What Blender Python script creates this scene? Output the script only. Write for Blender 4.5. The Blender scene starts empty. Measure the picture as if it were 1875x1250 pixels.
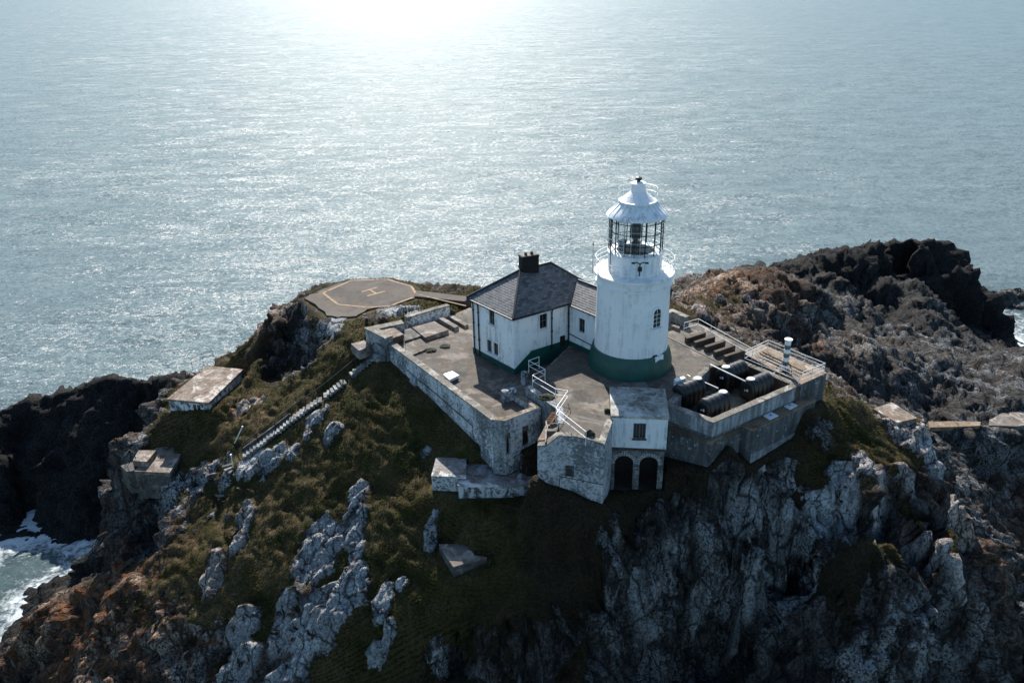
import bpy, bmesh, math, random
import numpy as np
from mathutils import Vector, Matrix
from mathutils.geometry import delaunay_2d_cdt
random.seed(7); rng = np.random.default_rng(11)
S = bpy.context.scene
COL = S.collection
R = math.radians
PI = math.pi

# ------------------------------------------------------------------ camera
IW, IH, FPX = 1875, 1250, 1458.3
PITCH, ROLL, CZ = R(25.0), R(1.15), 31.0
SEA = -34.0
cp, sp_, cr, sr = math.cos(PITCH), math.sin(PITCH), math.cos(ROLL), math.sin(ROLL)
FW = np.array([0, cp, -sp_]); UP0 = np.array([0, sp_, cp]); RT0 = np.array([1.0, 0, 0])
RT = RT0*cr - UP0*sr; UP = UP0*cr + RT0*sr
def ray(x, y): return FW + RT*(x-IW/2)/FPX - UP*(y-IH/2)/FPX
def P(x, y, z=0.0):
    d = ray(x, y); t = (z-CZ)/d[2]
    return np.array([0, 0, CZ]) + d*t
def PV(x, y, z=0.0): return Vector(P(x, y, z))
def project(p):
    v = np.asarray(p, float) - [0, 0, CZ]; w = v@FW
    return IW/2+FPX*(v@RT)/w, IH/2-FPX*(v@UP)/w
def zat(xy, y):
    lo, hi = -60.0, 60.0
    for _ in range(50):
        m = (lo+hi)/2
        if project([xy[0], xy[1], m])[1] > y: lo = m
        else: hi = m
    return lo
def on_wall(px, py, p0, p1):
    """where the sight line meets the vertical plane through p0, p1: (distance along, height)"""
    p0 = np.asarray(p0, float)[:2]; p1 = np.asarray(p1, float)[:2]
    d = ray(px, py); e = (p1-p0)/np.linalg.norm(p1-p0); n = np.array([-e[1], e[0]])
    t = (p0@n)/(d[:2]@n)
    q = d*t
    return float((q[:2]-p0)@e), float(q[2]+CZ)

cam_d = bpy.data.cameras.new('camera'); cam = bpy.data.objects.new('camera', cam_d); COL.objects.link(cam)
cam_d.sensor_width = 36; cam_d.lens = FPX/IW*36; cam_d.clip_end = 60000; cam_d.clip_start = 0.5
cam.matrix_world = Matrix(((RT[0], UP[0], -FW[0], 0), (RT[1], UP[1], -FW[1], 0), (RT[2], UP[2], -FW[2], CZ), (0, 0, 0, 1)))
S.camera = cam

# ------------------------------------------------------------------ light
SUN_AZ, SUN_EL = R(-6.0), R(38.0)       # azimuth from +Y, negative = left
sd = Vector((math.sin(SUN_AZ)*math.cos(SUN_EL), math.cos(SUN_AZ)*math.cos(SUN_EL), math.sin(SUN_EL)))
sl = bpy.data.lights.new('sun', 'SUN'); sl.energy = 4.4; sl.angle = R(0.53); sl.color = (1.0, 0.955, 0.89)
so = bpy.data.objects.new('sun', sl); COL.objects.link(so); so.rotation_euler = sd.to_track_quat('Z', 'Y').to_euler()
so.location = (0, 0, 120)
wd = bpy.data.worlds.new('World'); S.world = wd; wd.use_nodes = True
wn = wd.node_tree; wn.nodes.clear()
sky = wn.nodes.new('ShaderNodeTexSky'); sky.sky_type = 'NISHITA'; sky.sun_disc = False
sky.sun_elevation = SUN_EL; sky.sun_rotation = SUN_AZ; sky.altitude = 60
sky.air_density = 1.0; sky.dust_density = 1.0; sky.ozone_density = 2.2
bg = wn.nodes.new('ShaderNodeBackground'); bg.inputs['Strength'].default_value = 0.088
wo = wn.nodes.new('ShaderNodeOutputWorld')
tint = wn.nodes.new('ShaderNodeMix'); tint.data_type = 'RGBA'; tint.blend_type = 'MULTIPLY'; tint.inputs[0].default_value = 1; tint.inputs[7].default_value = (.86, 1.0, 1.04, 1)
wn.links.new(sky.outputs[0], tint.inputs[6]); wn.links.new(tint.outputs[2], bg.inputs['Color']); wn.links.new(bg.outputs[0], wo.inputs['Surface'])
S.view_settings.view_transform = 'Standard'; S.view_settings.look = 'None'
S.view_settings.gamma = 1; S.view_settings.use_curve_mapping = False
S.view_settings.exposure = 1.0
S.render.engine = 'CYCLES'
S.cycles.max_bounces = 4; S.cycles.transparent_max_bounces = 12
S.cycles.sample_clamp_indirect = 6.0

# ------------------------------------------------------------------ noise
def _h(ix, iy, iz):
    h = (ix.astype(np.int64)*374761393 + iy.astype(np.int64)*668265263 + iz.astype(np.int64)*2147483647*3) & 0xffffffff
    h = ((h ^ (h >> 13))*1274126177) & 0xffffffff
    h = ((h ^ (h >> 16))*2246822519) & 0xffffffff
    return ((h ^ (h >> 15)) & 0xffffff)/float(0xffffff)
def vnoise(p):
    i = np.floor(p); f = p-i; f = f*f*f*(f*(f*6-15)+10)
    x, y, z = i[:, 0], i[:, 1], i[:, 2]; a, b, c = f[:, 0], f[:, 1], f[:, 2]
    def L(u, v, t): return u+(v-u)*t
    return L(L(L(_h(x, y, z), _h(x+1, y, z), a), L(_h(x, y+1, z), _h(x+1, y+1, z), a), b),
             L(L(_h(x, y, z+1), _h(x+1, y, z+1), a), L(_h(x, y+1, z+1), _h(x+1, y+1, z+1), a), b), c)*2-1
def fbm(p, o=4, g=.5):
    s = 0; a = 1; t = 0
    for k in range(o):
        s = s+a*vnoise(p*(2.03**k)+17.3*k); t += a; a *= g
    return s/t
def ridged(p, o=4, g=.5):
    s = 0; a = 1; t = 0
    for k in range(o):
        s = s+a*(1-2*np.abs(vnoise(p*(2.1**k)+9.1*k))); t += a; a *= g
    return s/t
def worley(p):
    """(F1, F2, id) cell noise"""
    i = np.floor(p); f1 = np.full(len(p), 9.); f2 = f1.copy(); cid = np.zeros(len(p))
    for dx in (-1, 0, 1):
        for dy in (-1, 0, 1):
            for dz in (-1, 0, 1):
                c = i+[dx, dy, dz]
                q = c+np.stack([_h(c[:, 0], c[:, 1], c[:, 2]), _h(c[:, 0]+57, c[:, 1], c[:, 2]+3), _h(c[:, 0], c[:, 1]+91, c[:, 2]+5)], 1)
                d = np.sqrt(((q-p)**2).sum(1))
                m = d < f1
                f2 = np.where(m, f1, np.minimum(f2, d)); cid = np.where(m, _h(c[:, 0]+3, c[:, 1]+8, c[:, 2]+1), cid); f1 = np.where(m, d, f1)
    return f1, f2, cid
def facets(p, seed=0.0, jag=1.0):
    """blocky broken-rock relief: every cell is a tilted plane with its own height; returns height, crack 0..1"""
    i = np.floor(p); f1 = np.full(len(p), 9.); f2 = f1.copy(); hh = np.zeros(len(p))
    for dx in (-1, 0, 1):
        for dy in (-1, 0, 1):
            for dz in (-1, 0, 1):
                c = i+[dx, dy, dz]; X, Y, Z = c[:, 0]+seed, c[:, 1], c[:, 2]
                q = c+np.stack([_h(X, Y, Z), _h(X+57, Y, Z+3), _h(X, Y+91, Z+5)], 1); e = p-q
                d = np.sqrt((e**2).sum(1))
                g = (_h(X+11, Y+2, Z)-.5)*e[:, 0]+(_h(X+5, Y+31, Z)-.5)*e[:, 1]+(_h(X, Y+7, Z+41)-.5)*e[:, 2]
                h = (_h(X+3, Y+8, Z+1)-.5)*.9+g*2.2*jag
                m = d < f1; f2 = np.where(m, f1, np.minimum(f2, d)); hh = np.where(m, h, hh); f1 = np.where(m, d, f1)
    return hh, np.clip((f2-f1)/.14, 0, 1)
def smooth(a, b, x):
    t = np.clip((x-a)/(b-a), 0, 1); return t*t*(3-2*t)

# ------------------------------------------------------------------ objects
def tag(o, label=None, cat=None, group=None, kind=None):
    if label: o['label'] = label
    if cat: o['category'] = cat
    if group: o['group'] = group
    if kind: o['kind'] = kind
    return o
def empty(name, loc, label, cat, group=None, rz=0):
    o = bpy.data.objects.new(name, None); COL.objects.link(o); o.location = loc; o.rotation_euler = (0, 0, rz)
    o.empty_display_size = .3
    return tag(o, label, cat, group)
class MB:
    def __init__(s): s.v = []; s.f = []; s.uv = {}; s.mi = []; s.m = 0
    def face(s, idx): s.f.append(idx); s.mi.append(s.m)
    def add(s, vs, fs):
        o = len(s.v); s.v += [tuple(v) for v in vs]
        for f in fs: s.face([o+i for i in f])
    def prism(s, pts, z0, z1):
        """vertical prism over a ground outline; z1 may be a list (one height per corner)"""
        n = len(pts); pts = [(p[0], p[1]) for p in pts]
        area = sum(pts[i][0]*pts[(i+1) % n][1]-pts[(i+1) % n][0]*pts[i][1] for i in range(n))
        zt = list(z1) if hasattr(z1, '__len__') else [z1]*n
        zb = list(z0) if hasattr(z0, '__len__') else [z0]*n
        if area < 0: pts, zt, zb = pts[::-1], zt[::-1], zb[::-1]
        vs = [(p[0], p[1], zb[i]) for i, p in enumerate(pts)]+[(p[0], p[1], zt[i]) for i, p in enumerate(pts)]
        s.add(vs, [list(range(n))[::-1], list(range(n, 2*n))]+[[i, (i+1) % n, n+(i+1) % n, n+i] for i in range(n)])
    def box(s, c, size, rz=0, rot=None):
        M = rot.to_matrix() if rot is not None else Matrix.Rotation(rz, 3, 'Z')
        vs = []
        for x in (-.5, .5):
            for y in (-.5, .5):
                for z in (-.5, .5): vs.append(Vector(c)+M@Vector((x*size[0], y*size[1], z*size[2])))
        s.add(vs, [[0, 1, 3, 2], [4, 6, 7, 5], [0, 4, 5, 1], [2, 3, 7, 6], [0, 2, 6, 4], [1, 5, 7, 3]])
    def beam(s, a, b, w, h):
        a, b = Vector(a), Vector(b); d = b-a
        q = d.to_track_quat('X', 'Z'); s.box((a+b)/2, (d.length, w, h), rot=q)
    def tube(s, pts, r, n=6, cap=True, r2=None):
        pts = [Vector(p) for p in pts]; rings = []
        for i, p in enumerate(pts):
            d = (pts[min(i+1, len(pts)-1)]-pts[max(i-1, 0)]).normalized()
            u = d.orthogonal().normalized() if abs(d.z) < .95 else Vector((1, 0, 0))
            if abs(d.z) < .95: u = d.cross(Vector((0, 0, 1))).normalized()
            w = d.cross(u).normalized()
            rr = r if r2 is None else r+(r2-r)*i/(len(pts)-1)
            rings.append([p+(u*math.cos(2*PI*k/n)+w*math.sin(2*PI*k/n))*rr for k in range(n)])
        vs = [v for g in rings for v in g]; fs = []
        for i in range(len(rings)-1):
            for k in range(n): fs.append([i*n+k, i*n+(k+1) % n, (i+1)*n+(k+1) % n, (i+1)*n+k])
        if cap: fs += [list(range(n))[::-1], [(len(rings)-1)*n+k for k in range(n)]]
        s.add(vs, fs)
    def lathe(s, prof, n=48, c=(0, 0, 0), a0=0, a1=2*PI):
        """prof: (r, z) from bottom to top"""
        full = abs(a1-a0-2*PI) < 1e-6; m = n if full else n+1; vs = []
        for r, z in prof:
            for k in range(m):
                a = a0+(a1-a0)*k/n; vs.append((c[0]+r*math.cos(a), c[1]+r*math.sin(a), c[2]+z))
        fs = []
        for i in range(len(prof)-1):
            for k in range(n):
                k2 = (k+1) % m; fs.append([i*m+k, i*m+k2, (i+1)*m+k2, (i+1)*m+k])
        s.add(vs, fs)
    def build(s, name, mats, parent=None, smooth_=None, bevel=0, world=True):
        me = bpy.data.meshes.new(name)
        off = Vector((0, 0, 0))
        if parent is not None and world:
            inv = MW(parent).inverted(); vv = [inv@Vector(v) for v in s.v]
        else: vv = s.v
        me.from_pydata([tuple(v) for v in vv], [], s.f)
        if not isinstance(mats, (list, tuple)): mats = [mats]
        for m in mats: me.materials.append(m)
        if len(mats) > 1: me.polygons.foreach_set('material_index', s.mi)
        bm = bmesh.new(); bm.from_mesh(me); bmesh.ops.recalc_face_normals(bm, faces=bm.faces)
        if bevel:
            ed = [e for e in bm.edges if len(e.link_faces) == 2 and e.calc_face_angle(0) > .5]
            bmesh.ops.bevel(bm, geom=ed, offset=bevel, segments=2, affect='EDGES', clamp_overlap=True)
        bm.to_mesh(me); bm.free()
        if smooth_ is not None:
            me.shade_smooth(); me.set_sharp_from_angle(angle=R(smooth_))
        o = bpy.data.objects.new(name, me); COL.objects.link(o)
        if parent is not None: o.parent = parent
        return o
def MW(o):
    m = Matrix.LocRotScale(o.location, o.rotation_euler, o.scale)
    return MW(o.parent)@m if o.parent else m
def rough(o, cell=.35, amp=.05, sc=1.2, seed=0):
    """cut a mesh finer and wear its surface: broken edges and uneven faces"""
    me = o.data; bm = bmesh.new(); bm.from_mesh(me)
    for _ in range(7):
        le = [e for e in bm.edges if e.calc_length() > cell*1.5]
        if not le or len(bm.verts) > 60000: break
        bmesh.ops.subdivide_edges(bm, edges=le, cuts=1, use_grid_fill=True)
    bmesh.ops.triangulate(bm, faces=[f for f in bm.faces if len(f.verts) > 4])
    bm.normal_update()
    v = np.array([q.co[:] for q in bm.verts]); n = np.array([q.normal[:] for q in bm.verts])
    M = np.array(MW(o)); w = v@M[:3, :3].T+M[:3, 3]
    d = fbm(w*sc+seed, 4, .6)*amp
    for q, co in zip(bm.verts, v+n*d[:, None]): q.co = co
    bm.to_mesh(me); bm.free(); me.update()
    me.shade_smooth(); me.set_sharp_from_angle(angle=R(40))
    return o

# ------------------------------------------------------------------ materials
class NT:
    def __init__(s, name):
        s.m = bpy.data.materials.new(name); s.m.use_nodes = True; s.t = s.m.node_tree; s.t.nodes.clear()
        s.out = s.t.nodes.new('ShaderNodeOutputMaterial'); s.b = s.n('ShaderNodeBsdfPrincipled')
        s.t.links.new(s.b.outputs[0], s.out.inputs[0])
        s.pos = s.n('ShaderNodeNewGeometry').outputs['Position']
    def n(s, typ, props=None, **kw):
        nd = s.t.nodes.new(typ)
        for k, v in (props or {}).items(): setattr(nd, k, v)
        for k, v in kw.items(): s.put(nd.inputs[k.replace('_', ' ')], v)
        return nd
    def put(s, i, v):
        if isinstance(v, bpy.types.NodeSocket): s.t.links.new(v, i)
        else:
            if i.type == 'RGBA' and not hasattr(v, '__len__'): v = (v, v, v, 1)
            if i.type == 'RGBA' and len(v) == 3: v = (*v, 1)
            i.default_value = v
    def bsdf(s, **kw):
        for k, v in kw.items(): s.put(s.b.inputs[k.replace('_', ' ')], v)
    def attr(s, name): return s.n('ShaderNodeAttribute', {'attribute_name': name}).outputs['Fac']
    def scale(s, v, src=None, rot=(0, 0, 0)):
        return s.n('ShaderNodeMapping', Vector=src or s.pos, Scale=v, Rotation=rot).outputs[0]
    def noise(s, sc, det=4, rough=.55, vec=None, dist=0):
        return s.n('ShaderNodeTexNoise', Vector=vec or s.pos, Scale=sc, Detail=det, Roughness=rough, Distortion=dist).outputs[0]
    def vor(s, sc, feature='F1', vec=None, out='Distance', rnd=1.0):
        return s.n('ShaderNodeTexVoronoi', {'feature': feature}, Vector=vec or s.pos, Scale=sc, Randomness=rnd).outputs[out]
    def ramp(s, fac, stops, interp='LINEAR'):
        nd = s.n('ShaderNodeValToRGB', Fac=fac); cr_ = nd.color_ramp; cr_.interpolation = interp
        while len(cr_.elements) < len(stops): cr_.elements.new(.5)
        for e, (p, c) in zip(cr_.elements, stops):
            e.position = p; e.color = (c, c, c, 1) if not hasattr(c, '__len__') else (*c, 1)
        return nd.outputs[0]
    def mix(s, f, a, b, mode='MIX'):
        nd = s.n('ShaderNodeMix', {'data_type': 'RGBA', 'blend_type': mode})
        s.put(nd.inputs[0], f); s.put(nd.inputs[6], a); s.put(nd.inputs[7], b); return nd.outputs[2]
    def math(s, op, a, b=0.0, c=0.0, clamp=False):
        nd = s.n('ShaderNodeMath', {'operation': op, 'use_clamp': clamp})
        s.put(nd.inputs[0], a); s.put(nd.inputs[1], b); s.put(nd.inputs[2], c); return nd.outputs[0]
    def step(s, x, a, b):
        nd = s.n('ShaderNodeMapRange', {'interpolation_type': 'SMOOTHSTEP'})
        s.put(nd.inputs[0], x); s.put(nd.inputs[1], a); s.put(nd.inputs[2], b); return nd.outputs[0]
    def bump(s, h, dist=.05, strength=1.0, normal=None):
        kw = dict(Height=h, Distance=dist, Strength=strength)
        if normal is not None: kw['Normal'] = normal
        o = s.n('ShaderNodeBump', **kw).outputs[0]
        s.put(s.b.inputs['Normal'], o); return o

def simple(name, col, rough_=.6, metal=0.0, var=.15, sc=2.0, bump=.0):
    t = NT(name); k = t.noise(sc, 5, .6)
    c2 = tuple(x*(1-var) for x in col); c3 = tuple(min(1, x*(1+var)) for x in col)
    t.bsdf(Base_Color=t.ramp(k, [(.3, c2), (.7, c3)]), Roughness=rough_, Metallic=metal)
    if bump: t.bump(t.noise(sc*6, 4, .6), bump)
    return t.m
def m_whitewash(name='whitewash', base=(.82, .83, .82), dirt=.55):
    t = NT(name)
    str_ = t.noise(1.0, 6, .65, t.scale((2.6, 2.6, .28)))
    blot = t.noise(.55, 6, .7)
    spk = t.noise(7, 4, .7)
    g = t.math('MULTIPLY', t.step(str_, .46, .60), t.step(blot, .42, .56))
    g = t.math('MULTIPLY', g, t.step(spk, .3, .55))
    c = t.mix(t.math('MULTIPLY', g, dirt), base, (.16, .16, .145))
    s2 = t.math('MULTIPLY', t.step(t.noise(.9, 5, .6, t.scale((5, 5, .35))), .64, .74), .35)
    c = t.mix(s2, c, (.30, .29, .25))
    c = t.mix(t.math('MULTIPLY', t.step(blot, .35, .7), .12), c, (.45, .5, .52))
    t.bsdf(Base_Color=c, Roughness=.62); t.bump(t.noise(14, 4, .6), .008); return t.m
def m_rubble(name='rubble_whitewash', white=.60):
    """white limewash worn off rubble stone: grey holes, streaks"""
    t = NT(name)
    v = t.vor(3.2, 'DISTANCE_TO_EDGE', t.scale((1, 1, 1.5)))
    n1 = t.noise(.5, 6, .65); n2 = t.noise(4.5, 6, .7); n3 = t.noise(1.2, 5, .6, t.scale((1.5, 1.5, .3)))
    c = t.mix(t.step(t.math('ADD', n2, t.math('MULTIPLY', t.math('SUBTRACT', t.noise(.33, 5, .65), .5), .9)), .38, .58), (.13, .142, .15), (white, white*1.04, white*1.06))
    c = t.mix(t.math('MULTIPLY', t.step(n3, .5, .7), .65), c, (.13, .14, .14))
    c = t.mix(t.math('MULTIPLY', t.step(n1, .52, .68), .55), c, (.17, .165, .15))
    holes = t.step(t.noise(5.5, 3, .6, t.scale((1, 1, 1.6))), .60, .66)
    holes = t.math('MULTIPLY', holes, t.step(t.noise(.7, 3, .6), .42, .58))
    c = t.mix(holes, c, (.02, .02, .02))
    t.bsdf(Base_Color=c, Roughness=.9)
    h = t.math('ADD', t.math('MULTIPLY', t.step(v, 0, .12), .5), n2); h = t.math('SUBTRACT', h, holes)
    t.bump(h, .05); return t.m
def m_concrete(name, lo, mid, hi, rust=0.0, moss=0.0, sc=.45, pale=.35):
    t = NT(name)
    a = t.noise(sc, 7, .68, dist=.4); b = t.noise(sc*3.1, 6, .7); c_ = t.noise(11, 4, .7)
    c = t.ramp(a, [(.28, lo), (.5, mid), (.72, hi)])
    c = t.mix(t.math('MULTIPLY', t.step(t.noise(sc*.6, 8, .72, dist=.8), .505, .585), pale*1.7), c, tuple(min(.8, x*2.2) for x in hi))
    c = t.mix(t.math('MULTIPLY', t.step(b, .50, .62), pale*.6), c, tuple(min(.8, x*1.9) for x in hi))
    c = t.mix(t.math('MULTIPLY', t.step(t.noise(sc*.9+.1, 7, .75, dist=.5), .53, .61), .8), c, tuple(x*.45 for x in lo))
    if rust: c = t.mix(t.math('MULTIPLY', t.step(t.noise(sc*1.3+.2, 6, .7), .47, .60), rust), c, (.15, .07, .028))
    if moss: c = t.mix(t.math('MULTIPLY', t.step(t.noise(sc*2+.3, 6, .75), .5, .62), moss), c, (.035, .035, .02))
    c = t.mix(t.math('MULTIPLY', t.step(c_, .35, .7), .3), c, (.05, .045, .04))
    t.bsdf(Base_Color=c, Roughness=.9); t.bump(t.math('ADD', b, t.math('MULTIPLY', c_, .6)), .025); return t.m
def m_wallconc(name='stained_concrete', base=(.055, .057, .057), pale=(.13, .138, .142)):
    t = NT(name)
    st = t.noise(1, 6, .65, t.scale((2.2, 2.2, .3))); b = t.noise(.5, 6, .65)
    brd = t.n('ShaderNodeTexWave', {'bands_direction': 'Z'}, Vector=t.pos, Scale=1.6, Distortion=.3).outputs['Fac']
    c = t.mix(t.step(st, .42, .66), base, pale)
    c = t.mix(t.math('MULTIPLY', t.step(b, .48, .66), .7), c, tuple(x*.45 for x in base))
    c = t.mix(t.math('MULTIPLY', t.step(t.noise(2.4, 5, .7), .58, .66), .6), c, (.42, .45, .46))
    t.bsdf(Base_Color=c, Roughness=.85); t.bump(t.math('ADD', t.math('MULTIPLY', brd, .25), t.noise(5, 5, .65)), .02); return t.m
def m_slate():
    t = NT('roof_slates')
    uv = t.n('ShaderNodeUVMap').outputs[0]
    br = t.n('ShaderNodeTexBrick', {'offset': .5}, Vector=uv, Color1=(.050, .052, .058), Color2=(.17, .17, .175), Mortar=(.012, .012, .013),
             Scale=1.0, Mortar_Size=.018, Bias=-.1, Brick_Width=.42, Row_Height=.22, Mortar_Smooth=.3)
    n = t.noise(1.1, 5, .65); n2 = t.noise(9, 3, .6)
    c = t.mix(t.math('MULTIPLY', t.step(n, .45, .7), .55), br.outputs[0], (.16, .155, .15))
    c = t.mix(t.math('MULTIPLY', t.step(n2, .58, .7), .35), c, (.03, .03, .032))
    t.bsdf(Base_Color=c, Roughness=.52)
    sep = t.n('ShaderNodeSeparateXYZ', Vector=uv).outputs[1]
    saw = t.math('FRACT', t.math('DIVIDE', sep, .22))
    h = t.math('SUBTRACT', t.math('MULTIPLY', t.math('SUBTRACT', 1.0, saw), .6), br.outputs['Fac'])
    t.bump(h, .02); return t.m
def m_brick():
    t = NT('weathered_brick')
    uv = t.n('ShaderNodeUVMap').outputs[0]
    br = t.n('ShaderNodeTexBrick', {'offset': .5}, Vector=uv, Color1=(.42, .44, .45), Color2=(.13, .125, .12), Mortar=(.03, .03, .03),
             Scale=1, Mortar_Size=.012, Bias=0.15, Brick_Width=.23, Row_Height=.085)
    n = t.noise(1.4, 5, .7)
    c = t.mix(t.math('MULTIPLY', t.step(n, .42, .62), .75), br.outputs[0], (.05, .048, .045))
    t.bsdf(Base_Color=c, Roughness=.9); t.bump(t.math('SUBTRACT', t.noise(6, 3), br.outputs['Fac']), .02); return t.m
def m_glass():
    t = NT('lantern_glass'); t.t.nodes.remove(t.b)
    g = t.n('ShaderNodeBsdfGlossy', Roughness=.03, Color=(.9, .95, 1)); tr = t.n('ShaderNodeBsdfTransparent', Color=(.93, .96, .97))
    mx = t.n('ShaderNodeMixShader', Fac=.07); t.t.links.new(tr.outputs[0], mx.inputs[1]); t.t.links.new(g.outputs[0], mx.inputs[2])
    t.t.links.new(mx.outputs[0], t.out.inputs[0]); return t.m

WHITE = m_whitewash(); WHITE2 = m_whitewash('tower_paint', (.80, .815, .805), .38)
WHITE3 = m_whitewash('store_paint', (.70, .73, .74), .6)
RUBBLE = m_rubble(); RUBBLE2 = m_rubble('rubble_grey', .36)
GREEN = simple('green_paint', (.003, .062, .050), .5, var=.3, sc=1.2)
SLATE = m_slate(); BRICK = m_brick()
DARKTRIM = simple('black_trim', (.012, .014, .016), .45, sc=3)
CHIM = simple('tarred_brick', (.006, .0065, .007), .95, sc=5, var=.5)
POT = simple('clay_pot', (.05, .03, .025), .8)
WINDARK = simple('window_pane', (.010, .012, .014), .12)
RAIL = simple('white_rail_paint', (.72, .73, .72), .4, sc=4, var=.12)
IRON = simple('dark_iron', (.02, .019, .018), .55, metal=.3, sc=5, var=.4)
RUST = simple('rusted_iron', (.14, .055, .022), .85, sc=3, var=.5)
PLASTIC = simple('black_plastic', (.0035, .0045, .0055), .42, sc=1.5, var=.3)
LIDM = simple('pale_lid', (.62, .64, .64), .5, sc=6, var=.2)
PIPEW = simple('pale_pipe', (.55, .56, .55), .45, sc=3)
YARD = m_concrete('yard_concrete', (.034, .027, .020), (.068, .055, .042), (.115, .098, .082), rust=.22, moss=.45, pale=.42)
YARD2 = m_concrete('upper_yard_concrete', (.042, .035, .027), (.080, .067, .052), (.125, .108, .088), rust=.15, moss=.3, pale=.4)
SLABM = m_concrete('slab_concrete', (.075, .062, .05), (.135, .115, .096), (.20, .178, .155), rust=.35, moss=.25, sc=.8)
SLABR = m_concrete('rusty_slab', (.11, .072, .047), (.17, .125, .09), (.26, .235, .21), rust=.55, moss=.3, sc=.7, pale=.5)
COPING = m_concrete('coping_concrete', (.085, .074, .06), (.145, .128, .106), (.23, .212, .185), rust=.12, moss=.35, sc=1.1)
STOREROOF = m_concrete('store_roof_concrete', (.20, .195, .165), (.34, .33, .285), (.42, .41, .37), rust=.0, moss=.55, sc=.5, pale=.25)
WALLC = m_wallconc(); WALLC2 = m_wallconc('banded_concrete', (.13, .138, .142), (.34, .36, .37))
BROWNC = m_concrete('brown_concrete', (.032, .021, .014), (.058, .038, .026), (.09, .063, .043), rust=.3, moss=.2, sc=1.0, pale=.1)
PAD = m_concrete('pad_concrete', (.034, .024, .017), (.052, .038, .028), (.078, .061, .048), rust=.1, moss=.25, sc=.25, pale=.18)
PADEDGE = m_concrete('pad_apron', (.042, .032, .023), (.06, .046, .034), (.085, .068, .052), rust=.15, moss=.2, sc=.3, pale=.1)
MARK = m_concrete('marking_paint', (.16, .12, .085), (.36, .23, .12), (.42, .28, .16), moss=.35, sc=.9, pale=0)
WOOD = simple('grey_timber', (.06, .05, .042), .85, sc=4, var=.5)
STEPM = m_concrete('step_concrete', (.06, .059, .055), (.13, .129, .122), (.22, .22, .21), moss=.3, sc=1.2)
STEPD = m_concrete('step_dark', (.035, .032, .029), (.062, .058, .052), (.10, .094, .087), moss=.4, sc=1.2)
HATCHM = simple('hatch_paint', (.72, .75, .75), .5, sc=3, var=.08)
def m_peel(name, white):
    t = NT(name); n = t.noise(1.0, 7, .72, t.scale((1.3, 1.3, .8)), .5); s_ = t.noise(1.0, 5, .65, t.scale((3, 3, .4))); g = t.noise(9, 4, .7)
    c = t.mix(t.step(t.math('ADD', t.math('MULTIPLY', n, .7), t.math('MULTIPLY', g, .3)), .46, .52), (.05, .055, .058), (white, white*1.04, white*1.06))
    c = t.mix(t.math('MULTIPLY', t.step(s_, .5, .64), .7), c, (.12, .125, .125)); t.bsdf(Base_Color=c, Roughness=.8); t.bump(n, .03); return t.m
PEEL = m_peel('peeling_white', .60)
LENS = simple('lens_dark', (.012, .016, .018), .15, sc=9, var=.8)
MURETTE = simple('lantern_floor', (.035, .04, .042), .6, sc=3, var=.4)
LGLASS = m_glass()
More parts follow.
